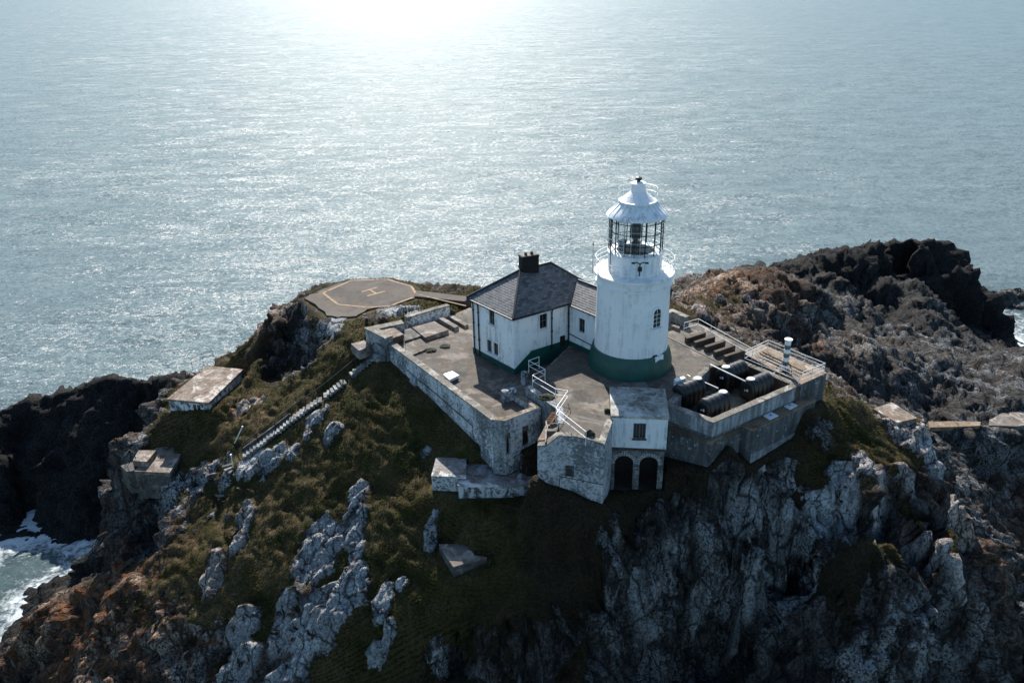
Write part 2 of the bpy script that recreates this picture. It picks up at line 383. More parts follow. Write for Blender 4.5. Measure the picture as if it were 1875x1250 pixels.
# ------------------------------------------------------------------ terrain
# visible lie of the land: (px, py, height, rock 0..1, dark 0..1, orange 0..1); dark: rock tone and painted shade
CT = [
 # grass slope below the long wall
 (712,662,-1.3,.1,0,.2),(760,706,-1.9,0,0,.2),(830,770,-2.6,0,0,.2),(893,842,-3.3,.1,0,.2),(940,838,-3.2,.3,.2,.1),
 (650,720,-3.1,0,0,.2),(700,760,-3.7,0,0,.2),(800,850,-4.7,0,0,.2),(640,800,-5.2,0,0,.2),(740,870,-6.2,0,0,.2),
 (560,800,-6.8,.1,0,.3),(600,870,-7.8,0,0,.2),(700,960,-8.5,0,0,.2),(800,940,-6.9,0,0,.2),(880,930,-5.6,0,0,.2),(960,920,-5.0,.05,.2,.1),
 (480,880,-9.9,.1,0,.3),(540,940,-10.3,.1,0,.3),(640,1040,-11.2,.15,0,.2),(760,1040,-9.6,.05,0,.2),(830,1040,-8.8,.0,0,.2),(900,1030,-7.9,0,0,.2),
 (440,960,-12.0,.2,0,.5),(500,1040,-13.0,.3,0,.4),(600,1140,-14.0,.4,0,.3),(700,1150,-13.0,.2,0,.2),(800,1150,-12.2,.1,0,.2),(900,1140,-11.2,.1,.2,.2),
 (380,1020,-14.5,.4,0,.6),(420,1120,-16.0,.55,0,.4),(500,1250,-18.2,.7,0,.3),(600,1250,-17.6,.5,0,.3),(700,1250,-17.0,.3,.1,.2),(800,1250,-16.6,.3,.2,.2),(900,1250,-16.2,.35,.3,.2),
 (300,1010,-16.3,.5,.1,.7),(250,1090,-18.5,.7,.1,.9),(320,1150,-18.5,.8,.1,.7),(400,1250,-20.0,.9,.2,.4),
 (200,1058,-20.0,.7,.1,1),(130,1085,-23.0,.8,.2,1),(180,1150,-22.0,.8,.2,1),(250,1230,-22.0,.9,.3,.7),(80,1120,-26.0,.9,.2,1),(40,1160,-29.0,.9,.2,1),(100,1220,-26.5,.9,.3,.9),(10,1205,-31.5,1,.4,.9),
 # stairs and hillside left of them
 (690,648,-1.3,.1,0,.1),(655,676,-2.4,.1,0,.3),(606,716,-4.0,.1,0,.3),(560,748,-5.5,.2,0,.3),(505,790,-7.5,.2,0,.3),(440,836,-9.5,.3,0,.3),(432,860,-10.2,.6,0,.2),(420,905,-13.2,.6,.2,.2),
 (640,625,-.8,.2,0,.2),(600,640,-2.0,.3,0,.3),(640,600,-.6,.2,0,.2),(600,690,-3.6,.15,0,.4),(560,712,-5.0,.1,0,.4),(520,740,-6.6,.1,0,.5),
 (460,770,-8.3,.1,0,.6),(480,720,-7.4,.15,0,.6),(410,790,-10,.2,0,.7),(370,800,-11,.3,0,.6),(330,780,-11.2,.4,0,.5),(420,720,-8.5,.2,0,.7),(450,690,-7.6,.2,0,.5),
 (384,752,-9.6,.2,0,.5),(310,756,-10.3,.4,0,.4),(300,732,-10.3,.6,0,.4),(372,672,-9.3,.4,0,.4),(340,690,-9.8,.6,0,.4),(440,680,-8.2,.3,0,.4),
 # lower block and the cliff under it
 (250,800,-11.8,.7,0,.4),(216,800,-12.8,.9,.1,.3),(205,830,-14.5,1,.2,.4),(240,866,-14.6,.7,.1,.3),(290,815,-12.4,.4,0,.4),(340,840,-12.9,.5,0,.3),(312,900,-14.6,.8,.1,.2),(360,865,-12.9,.8,0,.2),(390,880,-12.8,.7,0,.2),
 (330,890,-14.0,.8,.1,.2),(200,880,-17.5,1,.1,.3),(172,955,-22.0,1,.1,.4),(235,940,-18.0,1,.1,.2),(300,960,-18.5,1,.2,.2),(370,925,-16.5,.9,.2,.1),(290,1005,-20.5,1,.6,.1),(200,1040,-24,1,.7,.2),(150,1010,-26,1,.6,.3),(130,1062,-29,1,.8,.3),
 # hollow face, its shade painted through dark, and the far left shoulder
 (560,596,-3.4,.6,.2,.3),(585,608,-2.6,.7,0,.2),(540,600,-3.8,.7,.2,.3),(510,690,-8.8,.8,.8,.1),(540,700,-7.6,.7,.6,.1),(480,640,-5.6,.6,.05,.6),(500,625,-4.9,.6,.05,.6),(478,662,-6.7,.6,.05,.6),(448,664,-7.3,.5,.05,.7),(515,600,-4.0,.6,.05,.6),(495,585,-4.0,.6,.05,.6),(455,682,-7.9,.3,.05,.5),(570,660,-4.0,.8,0,.1),(508,680,-8.7,.8,.8,.1),(533,657,-7.8,.9,1,.1),(545,628,-6.0,.9,1,.1),(470,700,-8.2,.4,.1,.3),
 (520,560,-3.0,.7,.1,.6),(470,600,-5.0,.7,.1,.6),(430,640,-7.0,.6,.1,.6),(420,650,-8.0,.6,.2,.5),(560,532,-2.6,.8,.3,.3),(600,517,-1.9,.7,.4,.2),
 (610,575,-1.6,.4,0,.2),(560,572,-2.2,.4,0,.2),(650,575,-1.1,.6,0,.3),(720,565,-1.0,.9,0,.3),(760,560,-1.0,.3,0,.1),(800,553,-1.0,.1,0,.1),(850,548,-1.0,.3,0,.2),
 (700,511,-1.4,.3,.2,.2),(640,513,-1.4,.3,.2,.2),(770,519,-1.4,.7,.2,.3),(830,534,-1.3,.7,.2,.3),(592,536,-1.4,.3,.1,.2),(620,558,-1.2,.2,0,.2),(756,537,-1.2,.2,0,.2),(680,536,-1.4,.2,0,.2),
 # below the store, the tank enclosure
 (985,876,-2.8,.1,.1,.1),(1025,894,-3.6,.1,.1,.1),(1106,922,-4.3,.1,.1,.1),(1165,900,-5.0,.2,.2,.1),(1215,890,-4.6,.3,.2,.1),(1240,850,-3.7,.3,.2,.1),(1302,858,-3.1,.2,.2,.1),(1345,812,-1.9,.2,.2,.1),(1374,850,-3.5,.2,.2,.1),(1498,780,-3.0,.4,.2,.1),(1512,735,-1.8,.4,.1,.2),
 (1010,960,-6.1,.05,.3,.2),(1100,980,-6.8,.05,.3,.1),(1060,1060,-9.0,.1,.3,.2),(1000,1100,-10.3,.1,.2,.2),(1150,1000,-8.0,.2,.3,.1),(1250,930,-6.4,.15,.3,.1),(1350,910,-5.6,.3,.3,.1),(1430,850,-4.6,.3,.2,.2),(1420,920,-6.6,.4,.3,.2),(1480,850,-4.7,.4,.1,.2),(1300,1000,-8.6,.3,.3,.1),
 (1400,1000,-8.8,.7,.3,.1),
 # front cliff, right; dark also paints its shade
 (1000,1250,-17.0,.5,.5,.1),(1080,1160,-13.2,.3,.5,.1),(1120,1250,-18.0,.8,.5,.1),(1180,1080,-11.8,.6,.4,.05),(1200,1180,-16.4,.9,.45,.05),(1220,1250,-20,1,.5,.05),(1300,1080,-12.8,.8,.4,.05),(1300,1160,-17.2,.9,.45,.05),(1330,1250,-21.6,1,.55,.05),
 (1400,1100,-14.6,.9,.4,.05),(1420,1180,-19.2,1,.45,.05),(1450,1250,-23,1,.6,.05),(1500,1000,-9.8,.8,.3,.15),(1520,1080,-15,1,.4,.05),(1560,1250,-24.5,1,.6,.05),(1580,1120,-18.2,1,.5,.05),(1620,1040,-8.8,.8,.25,.2),(1660,1150,-20.5,1,.5,.05),(1700,1250,-26,1,.7,.05),
 (1700,1060,-10.8,.8,.3,.2),(1780,1060,-13.2,.9,.3,.3),(1800,1160,-22.8,1,.5,.05),(1830,1250,-28,1,.7,.1),(1875,1160,-24.5,1,.5,.1),(1875,1250,-29,1,.7,.1),
 # right spur
 (1510,880,-5.6,.7,.1,.2),(1530,960,-7.4,.6,.1,.3),(1560,990,-7.3,.4,.2,.3),(1520,800,-3.7,.4,.1,.3),(1545,712,-1.9,.6,0,.5),(1580,735,-2.6,.4,0,.6),(1600,790,-4.2,.3,0,.6),(1680,768,-4.7,.5,0,.4),(1700,800,-6.0,.9,0,.2),(1640,850,-5.3,.4,0,.5),(1600,900,-5.9,.3,0,.5),(1690,900,-6.3,.25,0,.5),(1640,980,-6.7,.1,0,.5),
 (1720,870,-6.9,.9,0,.3),(1740,930,-7.9,.4,.1,.6),(1790,960,-9.9,.6,.1,.8),(1740,1000,-8.7,.3,.1,.5),(1800,1020,-11.6,.8,.1,.5),(1840,1040,-18.5,.9,.2,.5),(1855,1100,-22,1,.4,.3),
 # low rocks and path on the right
 (1700,783,-20.5,1,.1,.2),(1780,784,-21.5,.9,.1,.2),(1860,775,-22.5,.8,.1,.2),(1760,830,-24,1,.45,.2),(1850,850,-26,1,.45,.2),(1800,900,-27,1,.45,.4),(1870,930,-28.5,1,.4,.8),(1875,1020,-30,1,.5,.6),(1830,770,-21.5,.6,0,.1),(1875,740,-21.5,1,.1,.2),
 (1690,740,-20.5,1,.25,.2),(1560,720,-17,1,.25,.2),(1560,680,-15,1,.2,.2),(1620,650,-15.5,1,.1,.3),(1600,630,-15.2,1,.1,.4),(1540,650,-13.5,1,.1,.5),(1500,630,-12.6,1,.1,.7),(1480,620,-13,1,.2,.5),(1680,640,-18.5,1,.1,.3),(1700,700,-20.5,1,.15,.2),(1640,710,-18.4,1,.25,.1),(1780,680,-22.4,1,.15,.2),(1760,720,-21.2,1,.3,.1),(1860,700,-23,1,.1,.2),(1800,650,-25.5,1,.4,.1),(1875,660,-26.5,1,.4,.2),(1740,650,-23.5,1,.3,.2),(1770,612,-30,1,.6,.2),(1810,580,-36,1,.7,.2),(1850,632,-33.0,1,.55,.3),(1830,600,-36,1,.7,.2),(1870,605,-36,1,.6,.3),
 # brown ridge behind the tower
 (1235,556,-3.0,.7,.1,.7),(1270,545,-3.6,.7,.1,.8),(1320,522,-5.2,.7,.05,.9),(1380,502,-6.6,.7,.05,.9),(1430,500,-7.2,.7,.1,1),(1470,512,-8.2,.8,.1,.8),(1500,530,-10.5,1,0,.2),(1300,572,-3.2,.7,.1,.6),(1290,555,-4.4,.6,.05,.7),(1360,540,-6.6,.7,.1,.7),(1440,545,-8.4,.8,.1,.9),(1360,600,-6.6,.8,.3,.5),(1420,610,-10.5,.9,.4,.3),(1480,580,-13,.95,.35,.2),(1540,590,-18,1,.3,.1),(1440,650,-13,.9,.5,.2),(1520,620,-17,1,.5,.2),(1240,585,-1.0,.5,.2,.3),
 # dark headland
 (1396,491,-13.5,1,.8,.1),(1450,478,-14.2,1,.85,.05),(1505,470,-14.6,1,.85,.05),(1530,462,-15.5,1,.8,.05),(1570,446,-14.8,1,.85,.05),(1620,435,-14.2,1,.85,.05),(1680,436,-14.4,1,.85,.05),(1740,446,-15.4,1,.85,.05),(1775,460,-16.6,1,.85,.05),(1560,470,-17.8,1,.8,.05),(1640,475,-18.0,1,.75,.1),(1740,490,-19.0,1,.75,.2),(1600,500,-17.4,1,.55,.1),(1530,510,-15.6,1,.55,.2),(1680,510,-18.0,1,.6,.1),(1760,505,-20,1,.8,.1),(1540,550,-21,1,.7,.1),(1610,545,-23.5,1,.8,.05),(1680,540,-22,1,.8,.05),(1772,540,-26,1,.85,.05),(1640,590,-31,1,.9,.05),(1720,595,-31.5,1,.9,.05),(1560,575,-24,1,.7,.1),(1790,590,-36,1,.9,.05),(1800,530,-36.5,1,.9,.05),(1796,560,-36,1,.9,.05),
 # dark rocks at the left
 (0,742,-21.5,1,.75,.05),(60,716,-20.5,1,.75,.05),(120,706,-20,1,.75,.05),(180,690,-18.6,1,.75,.05),(240,690,-18.2,1,.75,.05),(310,682,-16.4,1,.75,.05),(60,760,-23.5,1,.8,.05),(160,760,-22.5,1,.8,.05),(240,740,-21,1,.8,.05),(100,850,-28,1,.9,0),(30,850,-28.5,1,.9,0),(170,860,-27.5,1,.9,0),(80,965,-33.4,1,1,0),(0,982,-33.8,1,1,0),(150,962,-33.2,1,1,0),(170,800,-24.5,1,.85,0),(290,720,-18.5,1,.8,0),
]
# hidden or far ground given in metres: (x, y, height, rock, dark, orange)
CW = [
 (-66,88,-36,1,.8,0),(-62,76,-37,1,.8,0),(-60,66,-37,1,.8,0),(-56,58,-36.5,1,.8,.3),(-49,60,-35.5,1,.6,.5),(-47,70,-35,1,.8,.2),(-50,80,-35,1,.8,.2),
 (-40,74,-14,1,.4,.2),(-42,70,-20,1,.4,.2),(-41,79,-18,1,.5,.2),(-39,84,-20,1,.5,.2),(-36,90,-24,1,.5,.2),(-31,92,-22,1,.5,.2),(-26,96,-18,1,.5,.2),(-22,100,-26,1,.5,.2),(-10,98,-24,1,.5,.2),(4,98,-22,1,.5,.2),
 (-47,88,-30,1,.8,.1),(-90,128,-38,1,.8,0),(-70,126,-38,1,.8,0),(-45,125,-38,1,.8,0),(-30,115,-38,1,.8,0),(0,112,-38,1,.8,0),(24,120,-38,1,.8,0),(-80,108,-37,1,.8,0),(-62,108,-36,1,.8,0),(-46,108,-31,1,.8,0),(-105,112,-36,1,.8,0),(-110,95,-37,1,.8,0),
 (10,88,-4,.7,.3,.3),(18,90,-6,.7,.3,.3),(20,84,-3,.6,.2,.4),(8,80,-1.3,.3,.1,.2),(2,84,-1.5,.3,.1,.2),(14,76,-.6,.4,.1,.2),
 (30,114,-12,1,.3,.3),(42,122,-20,1,.5,.3),(34,128,-34,1,.6,.2),(50,150,-26,1,.8,0),(46,166,-37,1,.8,0),(70,172,-37,1,.8,0),(100,168,-37,1,.8,0),(106,150,-36,1,.8,0),(64,158,-24,1,.8,0),(90,156,-26,1,.8,0),
 (100,136,-36,1,.8,0),(104,128,-35.5,1,.8,0),(112,120,-35,1,.7,.1),(96,133,-34.8,1,.8,.1),
 (33,78,-9,.9,.3,.3),(37,70,-12,1,.4,.2),(40,64,-13,1,.4,.2),(45,62,-18,1,.4,.2),(45,70,-18,1,.4,.2),(50,78,-20,1,.3,.2),(44,55,-22,1,.4,.2),(48,50,-29,1,.5,.3),(40,50,-18.5,1,.4,.2),(40,46,-25,1,.5,.3),
 (110,100,-30,1,.3,.3),(120,80,-33,1,.5,.3),(100,60,-35,1,.5,.3),(70,50,-35,1,.6,.3),(125,130,-37,1,.7,.2),
 (0,34,-24,1,.5,.1),(-12,34,-24,1,.4,.2),(-24,38,-25,1,.4,.3),(-35,42,-28,1,.4,.7),(-46,48,-34,1,.5,.8),(12,34,-27,1,.6,.1),(22,33,-32,1,.7,0),(34,34,-35,1,.8,0),(46,38,-36,1,.8,0),
 (-60,30,-38,1,.8,0),(0,24,-37,1,.8,0),(60,28,-38,1,.8,0),(-140,30,-39,1,.8,0),(150,30,-39,1,.8,0),(-140,205,-39,1,.8,0),(150,205,-39,1,.8,0),(0,205,-39,1,.8,0),(-140,110,-39,1,.8,0),(150,110,-38,1,.8,0),
]
LOWER = [P(*q)[:2] for q in ((668,600,1.0),(735,586,1),(823,559.5,1),(862,560,0),(905,600,0))]+[np.array([12., 70.]), np.array([11.2, 62.]), P(1000,745,0)[:2], P(945,716,.6)[:2]]+[P(*q)[:2] for q in ((990.7,745,.6),(924.5,770.7,.6),(901,768.5,.5),(706,624,.4))]
UPPER = [np.array([4.9, 62.9]), np.array([13.5, 73.0]), P(1250,590,1.2)[:2], P(1279,590,1.2)[:2], P(1380,640,1.2)[:2], P(1355,657,1.25)[:2], P(1290,671,1.25)[:2], P(1216,741,1.25)[:2], P(1216.5,711,1.5)[:2], P(1117.6,708,1.5)[:2], P(1120.5,759.5,1.5)[:2], P(1112,806,1.2)[:2], P(1094,804,1.2)[:2], P(1050,794.5,1.2)[:2], P(1022,794,1.2)[:2], P(1020,752,1.2)[:2], P(962,708,1.2)[:2]]
BUNDP = [P(u, v, 1.25)[:2] for u, v in ((1355,657),(1290,671),(1216,741),(1306.5,773),(1466,704))]
STOREP = [P(u, v, 1.5)[:2] for u, v in ((1120,759.5),(1224,763.4),(1216.5,710.9),(1117.4,707.8))]
PLATP = [P(u, v, 1.2)[:2] for u, v in ((1362,648),(1394,630),(1514,683),(1467,704))]
def base_line(pts):
    out = []
    for (u, v, z, vb) in pts: a = P(u, v, z); out.append((a[0], a[1], zat(a, vb)))
    return out
BASES = [base_line([(706,624,.4,655),(800,693,.4,742),(901,768.5,.5,843),(924.5,770.7,.58,838),(990.7,745,.58,806)]),
         base_line([(984,802,1.3,874),(1022,797.5,1.3,891),(1075,803,1.3,911),(1106,810,1.3,921),(1120,760,1.5,897),(1165,762,1.5,897),(1216,763,1.5,893)]),
         base_line([(1224,745,1.25,838),(1306.5,773,1.25,857),(1340,758,1.25,811)]), base_line([(1362,778,-.2,828),(1380,787,-.2,848),(1494,732,-.2,778)]), base_line([(1478,706,1.2,745),(1512,684,1.2,733)]),
         base_line([(804,996,-8.0,1012),(830,1037,-8.0,1057),(891,1019.5,-8.0,1030)]), [tuple(P(1695,781,-20.8)), tuple(P(1797,780,-20.8))], [tuple(P(1810,779,-22.3)), tuple(P(1892,778,-22.3))], [tuple(P(1597,752,-4.3)), tuple(P(1643,776,-4.5)), tuple(P(1682,767,-4.5))],
         base_line([(790,870.4,-4.05,898),(839,872,-4.05,900),(839,888,-4.35,913),(936,888.5,-4.35,911),(991,884,-4.35,902)]), base_line([(304.8,730,-8.2,752),(381.6,736.5,-8.2,749),(445,676,-8.2,692)])]
WEDP = [P(u, v, -8.0)[:2] for u, v in ((804,996),(853,994),(869,1016),(891,1019.5),(830,1037))]
SHELP = [P(u, v, -4.2)[:2] for u, v in ((799,837),(938,847),(991,884),(839,888),(790,871))]
BUNKP = [P(u, v, -8.2)[:2] for u, v in ((304.8,730),(381.6,736.5),(445,676),(380.5,669))]
PADP = [P(*q, -1.0)[:2] for q in ((556,545),(592,530),(642,512),(709,509.5),(752,522.5),(764,537),(757,546),(682,564),(640,580),(600,577))]
BOXP = [P(*q, -.2)[:2] for q in ((1362,777),(1475,721),(1494,732),(1380,787))]
def in_poly(x, y, poly):
    r = np.zeros(x.shape, bool); n = len(poly)
    for i in range(n):
        x0, y0 = poly[i]; x1, y1 = poly[(i+1) % n]
        c = ((y0 > y) != (y1 > y)) & (x < (x1-x0)*(y-y0)/(y1-y0+1e-12)+x0); r ^= c
    return r
def edge_dist(x, y, poly):
    d = np.full(x.shape, 1e9); n = len(poly)
    for i in range(n):
        a = np.asarray(poly[i], float); b = np.asarray(poly[(i+1) % n], float); e = b-a
        t = np.clip(((x-a[0])*e[0]+(y-a[1])*e[1])/(e@e), 0, 1)
        d = np.minimum(d, np.hypot(x-a[0]-t*e[0], y-a[1]-t*e[1]))
    return d
def axis(marks):
    """grid lines whose spacing eases between (position, spacing) marks"""
    out = [marks[0][0]]
    mp = [m[0] for m in marks]; ms = [m[1] for m in marks]
    while out[-1] < mp[-1]: out.append(out[-1]+float(np.interp(out[-1], mp, ms)))
    return np.array(out)
gx = axis([(-112, .9), (-70, .55), (-45, .26), (-38, .20), (40, .20), (50, .30), (80, .5), (128, .7)])
gy = axis([(24, .5), (33, .24), (36, .17), (56, .17), (72, .22), (90, .32), (120, .5), (172, .7)])
GX, GY = np.meshgrid(gx, gy)
pts = []; val = []
for (u, v, z, r_, d_, o_) in CT:
    q = P(u, v, z); pts.append((q[0], q[1])); val.append((z, r_, d_, o_))
for (x, y, z, r_, d_, o_) in CW: pts.append((x, y)); val.append((z, r_, d_, o_))
val = np.array(val)
dv, de, df, ov, oe, of_ = delaunay_2d_cdt([Vector(p) for p in pts], [], [], 0, 1e-5)
F4 = np.zeros(GX.shape+(4,)); F4[..., 0] = -39; F4[..., 1] = 1; F4[..., 2] = .8
idx = [o[0] for o in ov]
for f in df:
    a, b, c = [np.array(dv[i][:]) for i in f]; A = [val[idx[i]] for i in f]
    i0, i1 = np.searchsorted(gx, [min(a[0], b[0], c[0]), max(a[0], b[0], c[0])]); j0, j1 = np.searchsorted(gy, [min(a[1], b[1], c[1]), max(a[1], b[1], c[1])])
    sx = slice(max(i0-1, 0), i1+1); sy = slice(max(j0-1, 0), j1+1); X = GX[sy, sx]; Y = GY[sy, sx]
    if X.size == 0: continue
    den = (b[1]-c[1])*(a[0]-c[0])+(c[0]-b[0])*(a[1]-c[1])
    if abs(den) < 1e-9: continue
    l0 = ((b[1]-c[1])*(X-c[0])+(c[0]-b[0])*(Y-c[1]))/den; l1 = ((c[1]-a[1])*(X-c[0])+(a[0]-c[0])*(Y-c[1]))/den; l2 = 1-l0-l1
    m = (l0 >= -1e-6) & (l1 >= -1e-6) & (l2 >= -1e-6)
    F4[sy, sx][m] = (l0[..., None]*A[0]+l1[..., None]*A[1]+l2[..., None]*A[2])[m]
def blur(a, k):
    w = np.exp(-np.linspace(-2, 2, 2*k+1)**2/2*1.0); w /= w.sum()
    for ax in (0, 1):
        p = np.pad(a, [(k, k) if i == ax else (0, 0) for i in range(a.ndim)], mode='edge')
        a = sum(w[i]*np.take(p, range(i, i+a.shape[ax]), axis=ax) for i in range(2*k+1))
    return a
F4 = blur(F4, 4)
HZ, RK, DK, OR = [F4[..., i].copy() for i in range(4)]
DK = np.maximum(DK, .93*smooth(118, 136, GY)*(GX > 20)); DK = np.where((GX < -40) & (GY > 84), np.maximum(DK, .97), DK); DK = np.maximum(DK, .43*smooth(66, 76, GY)*smooth(26, 34, GX))
def near_line(x, y, line):
    d = np.full(x.shape, 1e9); zz = np.zeros(x.shape)
    for a, b in zip(line[:-1], line[1:]):
        ex, ey = b[0]-a[0], b[1]-a[1]; t = np.clip(((x-a[0])*ex+(y-a[1])*ey)/(ex*ex+ey*ey), 0, 1)
        q = np.hypot(x-a[0]-t*ex, y-a[1]-t*ey); m = q < d; d = np.where(m, q, d); zz = np.where(m, a[2]+t*(b[2]-a[2]), zz)
    return d, zz
flat = np.zeros(GX.shape)              # 1 where built-up ground lies
for ln in BASES:
    d_, z_ = near_line(GX, GY, ln); k = np.clip(1-(d_-.3)/1.6, 0, 1); k = k*k*(3-2*k); HZ = HZ+(z_+.05-HZ)*k; flat = np.maximum(flat, np.clip(1-d_/1.2, 0, 1)*.9)
for poly, top, inset in ((LOWER, -.5, .25), (UPPER, .55, .3), (PADP, -1.25, .0), (SHELP, -5.2, .2), (WEDP, -8.8, .15), (BOXP, -1.6, .25), (BUNDP, -1.0, .25), (STOREP, -5.6, .0), (PLATP, .8, .2)):
    ins = in_poly(GX, GY, poly); ed = edge_dist(GX, GY, poly); inn = ins & (ed > inset)
    if poly is PADP: HZ = np.where(ins, top, HZ+(-1.12-HZ)*(1-smooth(.2, 2.6, ed)))
    else: HZ = np.where(inn, np.minimum(HZ, top) if poly is not LOWER and poly is not UPPER else top, HZ)
    flat = np.maximum(flat, np.where(ins, 1, np.clip(1-ed/(3.0 if poly is PADP else 1.2), 0, 1)))
STAIR = [(690,648,-1.0),(672,663,-1.7),(655,677,-2.4),(632,697,-3.2),(606,717,-4.0),(583,734,-4.8),(560,749,-5.5),(534,768,-6.4),(505,791,-7.5),(472,815,-8.6),(446,834,-9.4)]
STW = [PV(*q) for q in STAIR]
sd_, sz_ = near_line(GX, GY, STW)
k = np.clip(1-(sd_-.8)/1.3, 0, 1); HZ = HZ+(sz_-.30-HZ)*k; flat = np.maximum(flat, k*.8)
def hz(x, y):
    """height of the smooth ground at a point"""
    i = int(np.clip(np.searchsorted(gx, x)-1, 0, len(gx)-2)); j = int(np.clip(np.searchsorted(gy, y)-1, 0, len(gy)-2))
    u = (x-gx[i])/(gx[i+1]-gx[i]); v = (y-gy[j])/(gy[j+1]-gy[j])
    return float((HZ[j, i]*(1-u)+HZ[j, i+1]*u)*(1-v)+(HZ[j+1, i]*(1-u)+HZ[j+1, i+1]*u)*v)
def ground(px, py, start=25.0):
    """where the sight line through a pixel of the photograph meets the smooth ground"""
    d = ray(px, py); d = d/np.linalg.norm(d); t = start
    while t < 260:
        q = np.array([0, 0, CZ])+d*t
        if q[2] < hz(q[0], q[1]): return q
        t += .15
    return np.array([0, 0, CZ])+d*260

# bare outcrops in the grass: (px, py, half width, half height in px, tilt, rise)
OUT = [(587,1010,34,58,-.25,.5),(645,965,20,32,.25,.5),(655,1005,12,25,.2,.4),(645,1060,22,20,0,.5),(655,912,12,26,.35,.4),(790,985,9,35,.25,.3),(779,830,11,12,.5,.35),
 (600,1130,55,58,-.1,.9),(525,1105,20,22,.5,.5),(440,1150,28,34,.1,.6),(440,1225,30,40,.1,.6),(515,1170,16,36,.2,.5),(530,1235,36,28,0,.5),(700,1110,14,40,.15,.45),(712,1160,12,34,.1,.5),(690,1200,14,34,.1,.5),(735,1070,9,14,.2,.3),(445,965,14,45,.35,.45),(392,1050,18,40,.3,.5),
 (580,770,19,16,0,.5),(608,795,16,14,0,.5),(565,800,10,11,0,.5),(500,845,22,24,0,.7),(538,828,11,18,0,.6),(458,850,18,24,.3,.6),(470,735,14,8,.4,.2),(450,745,18,10,.4,.2),(640,560,18,12,.2,.4),(660,545,30,10,.1,.4),(735,572,30,9,.1,.2),(618,590,12,22,.2,.4),
 (1362,945,22,44,.1,.5),(1425,985,20,44,-.3,.4),(1160,1080,12,60,-.15,.5),(1195,1075,10,40,-.3,.4),(1232,1020,8,40,-.1,.4),(1380,1065,36,44,-.2,.5),(1255,1012,7,30,-.3,.3),(1275,1130,10,45,0,.4),(1190,1150,20,36,-.2,.4),
 (1545,890,26,60,-.35,.6),(1500,930,22,50,-.3,.5),(1655,800,26,18,.4,.3),(1700,830,20,40,-.3,.4),(1640,780,20,12,.3,.3),(1765,945,24,18,.3,.4),(1690,1000,28,22,.2,.4),(1745,1025,26,24,0,.5),(1600,985,14,14,0,.4),(1660,870,14,16,.3,.3),(1580,850,14,24,-.3,.4)]
WOB = .55*fbm(np.stack([GX.ravel(), GY.ravel(), HZ.ravel()*.5], 1)*.55+31, 4, .6).reshape(GX.shape)
om = np.zeros(GX.shape); rise = np.zeros(GX.shape)
for (u, v, a, b, tl, rs) in OUT:
    q = ground(u, v); a *= 1.3; L0 = np.linalg.norm(q-[0, 0, CZ]); mpp = L0/FPX
    # footprint along the fall of the ground
    e = .6; gxx = (hz(q[0]+e, q[1])-hz(q[0]-e, q[1]))/(2*e); gyy = (hz(q[0], q[1]+e)-hz(q[0], q[1]-e))/(2*e)
    up = ground(u, v-b) ; dn = ground(u, v+b)
    hl = np.hypot(up[0]-dn[0], up[1]-dn[1])/2; hl = min(max(hl, .4), b*mpp*2.5); w = a*mpp
    ax = np.array([up[0]-dn[0], up[1]-dn[1]]); ax /= np.linalg.norm(ax)+1e-9; c_, s_ = math.cos(-tl), math.sin(-tl); ax = np.array([ax[0]*c_-ax[1]*s_, ax[0]*s_+ax[1]*c_])
    X = GX-q[0]; Y = GY-q[1]; l = (X*ax[0]+Y*ax[1])/hl; t = (-X*ax[1]+Y*ax[0])/w
    r2 = np.sqrt(l*l+t*t)+.9*WOB; m = np.clip(1.35-r2, 0, 1)
    om = np.maximum(om, m); rise = np.maximum(rise, rs*.45*(1-smooth(.72, 1.2, r2)))
V0 = np.stack([GX, GY, HZ+rise*(1-flat)], -1)
def normals(V):
    dx = np.gradient(V, axis=1); dy = np.gradient(V, axis=0); n = np.cross(dx, dy); return n/np.linalg.norm(n, axis=-1, keepdims=True)
N0 = normals(np.stack([GX, GY, blur(HZ, 3)], -1))
pp = V0.reshape(-1, 3); nn = N0.reshape(-1, 3)
slope = 1-nn[:, 2]
nb = fbm(pp*.35, 4, .6); nf = fbm(pp*1.5+40, 3, .6)
rk = RK.ravel()+.35*nb+.22*nf+smooth(.45, .75, slope)*.40-.12
rockm = np.maximum(smooth(.42, .62, rk), smooth(.22, .45, om.ravel()+.5*nf*1+.2*nb)*(om.ravel() > .02))
fl = flat.ravel()
# rock relief: upright joints and gullies, tilted blocks, ledges, chips
st = smooth(.18, .5, slope); far = smooth(95, 130, pp[:, 1])
wob = np.stack([nb, nf, -nb], 1)
q = pp*np.array([1, 1, .30])
gul = fbm(q*.20+5, 4, .55); rib = -np.abs(fbm(pp*np.array([.21, .21, .035])+13, 3, .5))
def fac(sx, sz, seed, jag=1.0): return facets(pp*np.array([sx, sx, sz])+wob*.22, seed, jag)
h1, c1 = fac(.26, .12, 3); h2, c2 = fac(.62, .34, 17); h3, c3 = fac(1.5, 1.0, 41)
crack = c1*c2
ld = np.stack([pp[:, 0]*.82+pp[:, 1]*.45, (-pp[:, 0]*.45+pp[:, 1]*.82)*.30, pp[:, 2]*.9-pp[:, 0]*.25], 1)
big_str = ridged(ld*np.array([.16, .16, .34])+wob*.25+70, 4, .5)
strata = ridged(ld*.75+wob*.3+50, 4, .58)*(1-.6*st)
disp_r = gul*1.2+st*(rib*4.6+.8)+strata*.55+big_str*(.3+1.2*smooth(68, 95, pp[:, 1]))+h1*(.75+.5*far)+(c1-1)*.45+h2*.62+(c2-1)*.22+h3*.24+(c3-1)*.08+(ridged(pp*np.array([1.5, 1.5, .6])+3, 5, .62)*.34+ridged(pp*3.3+9, 3, .6)*.10)*(1-.72*smooth(68, 88, pp[:, 1])*smooth(10, 25, pp[:, 0]))
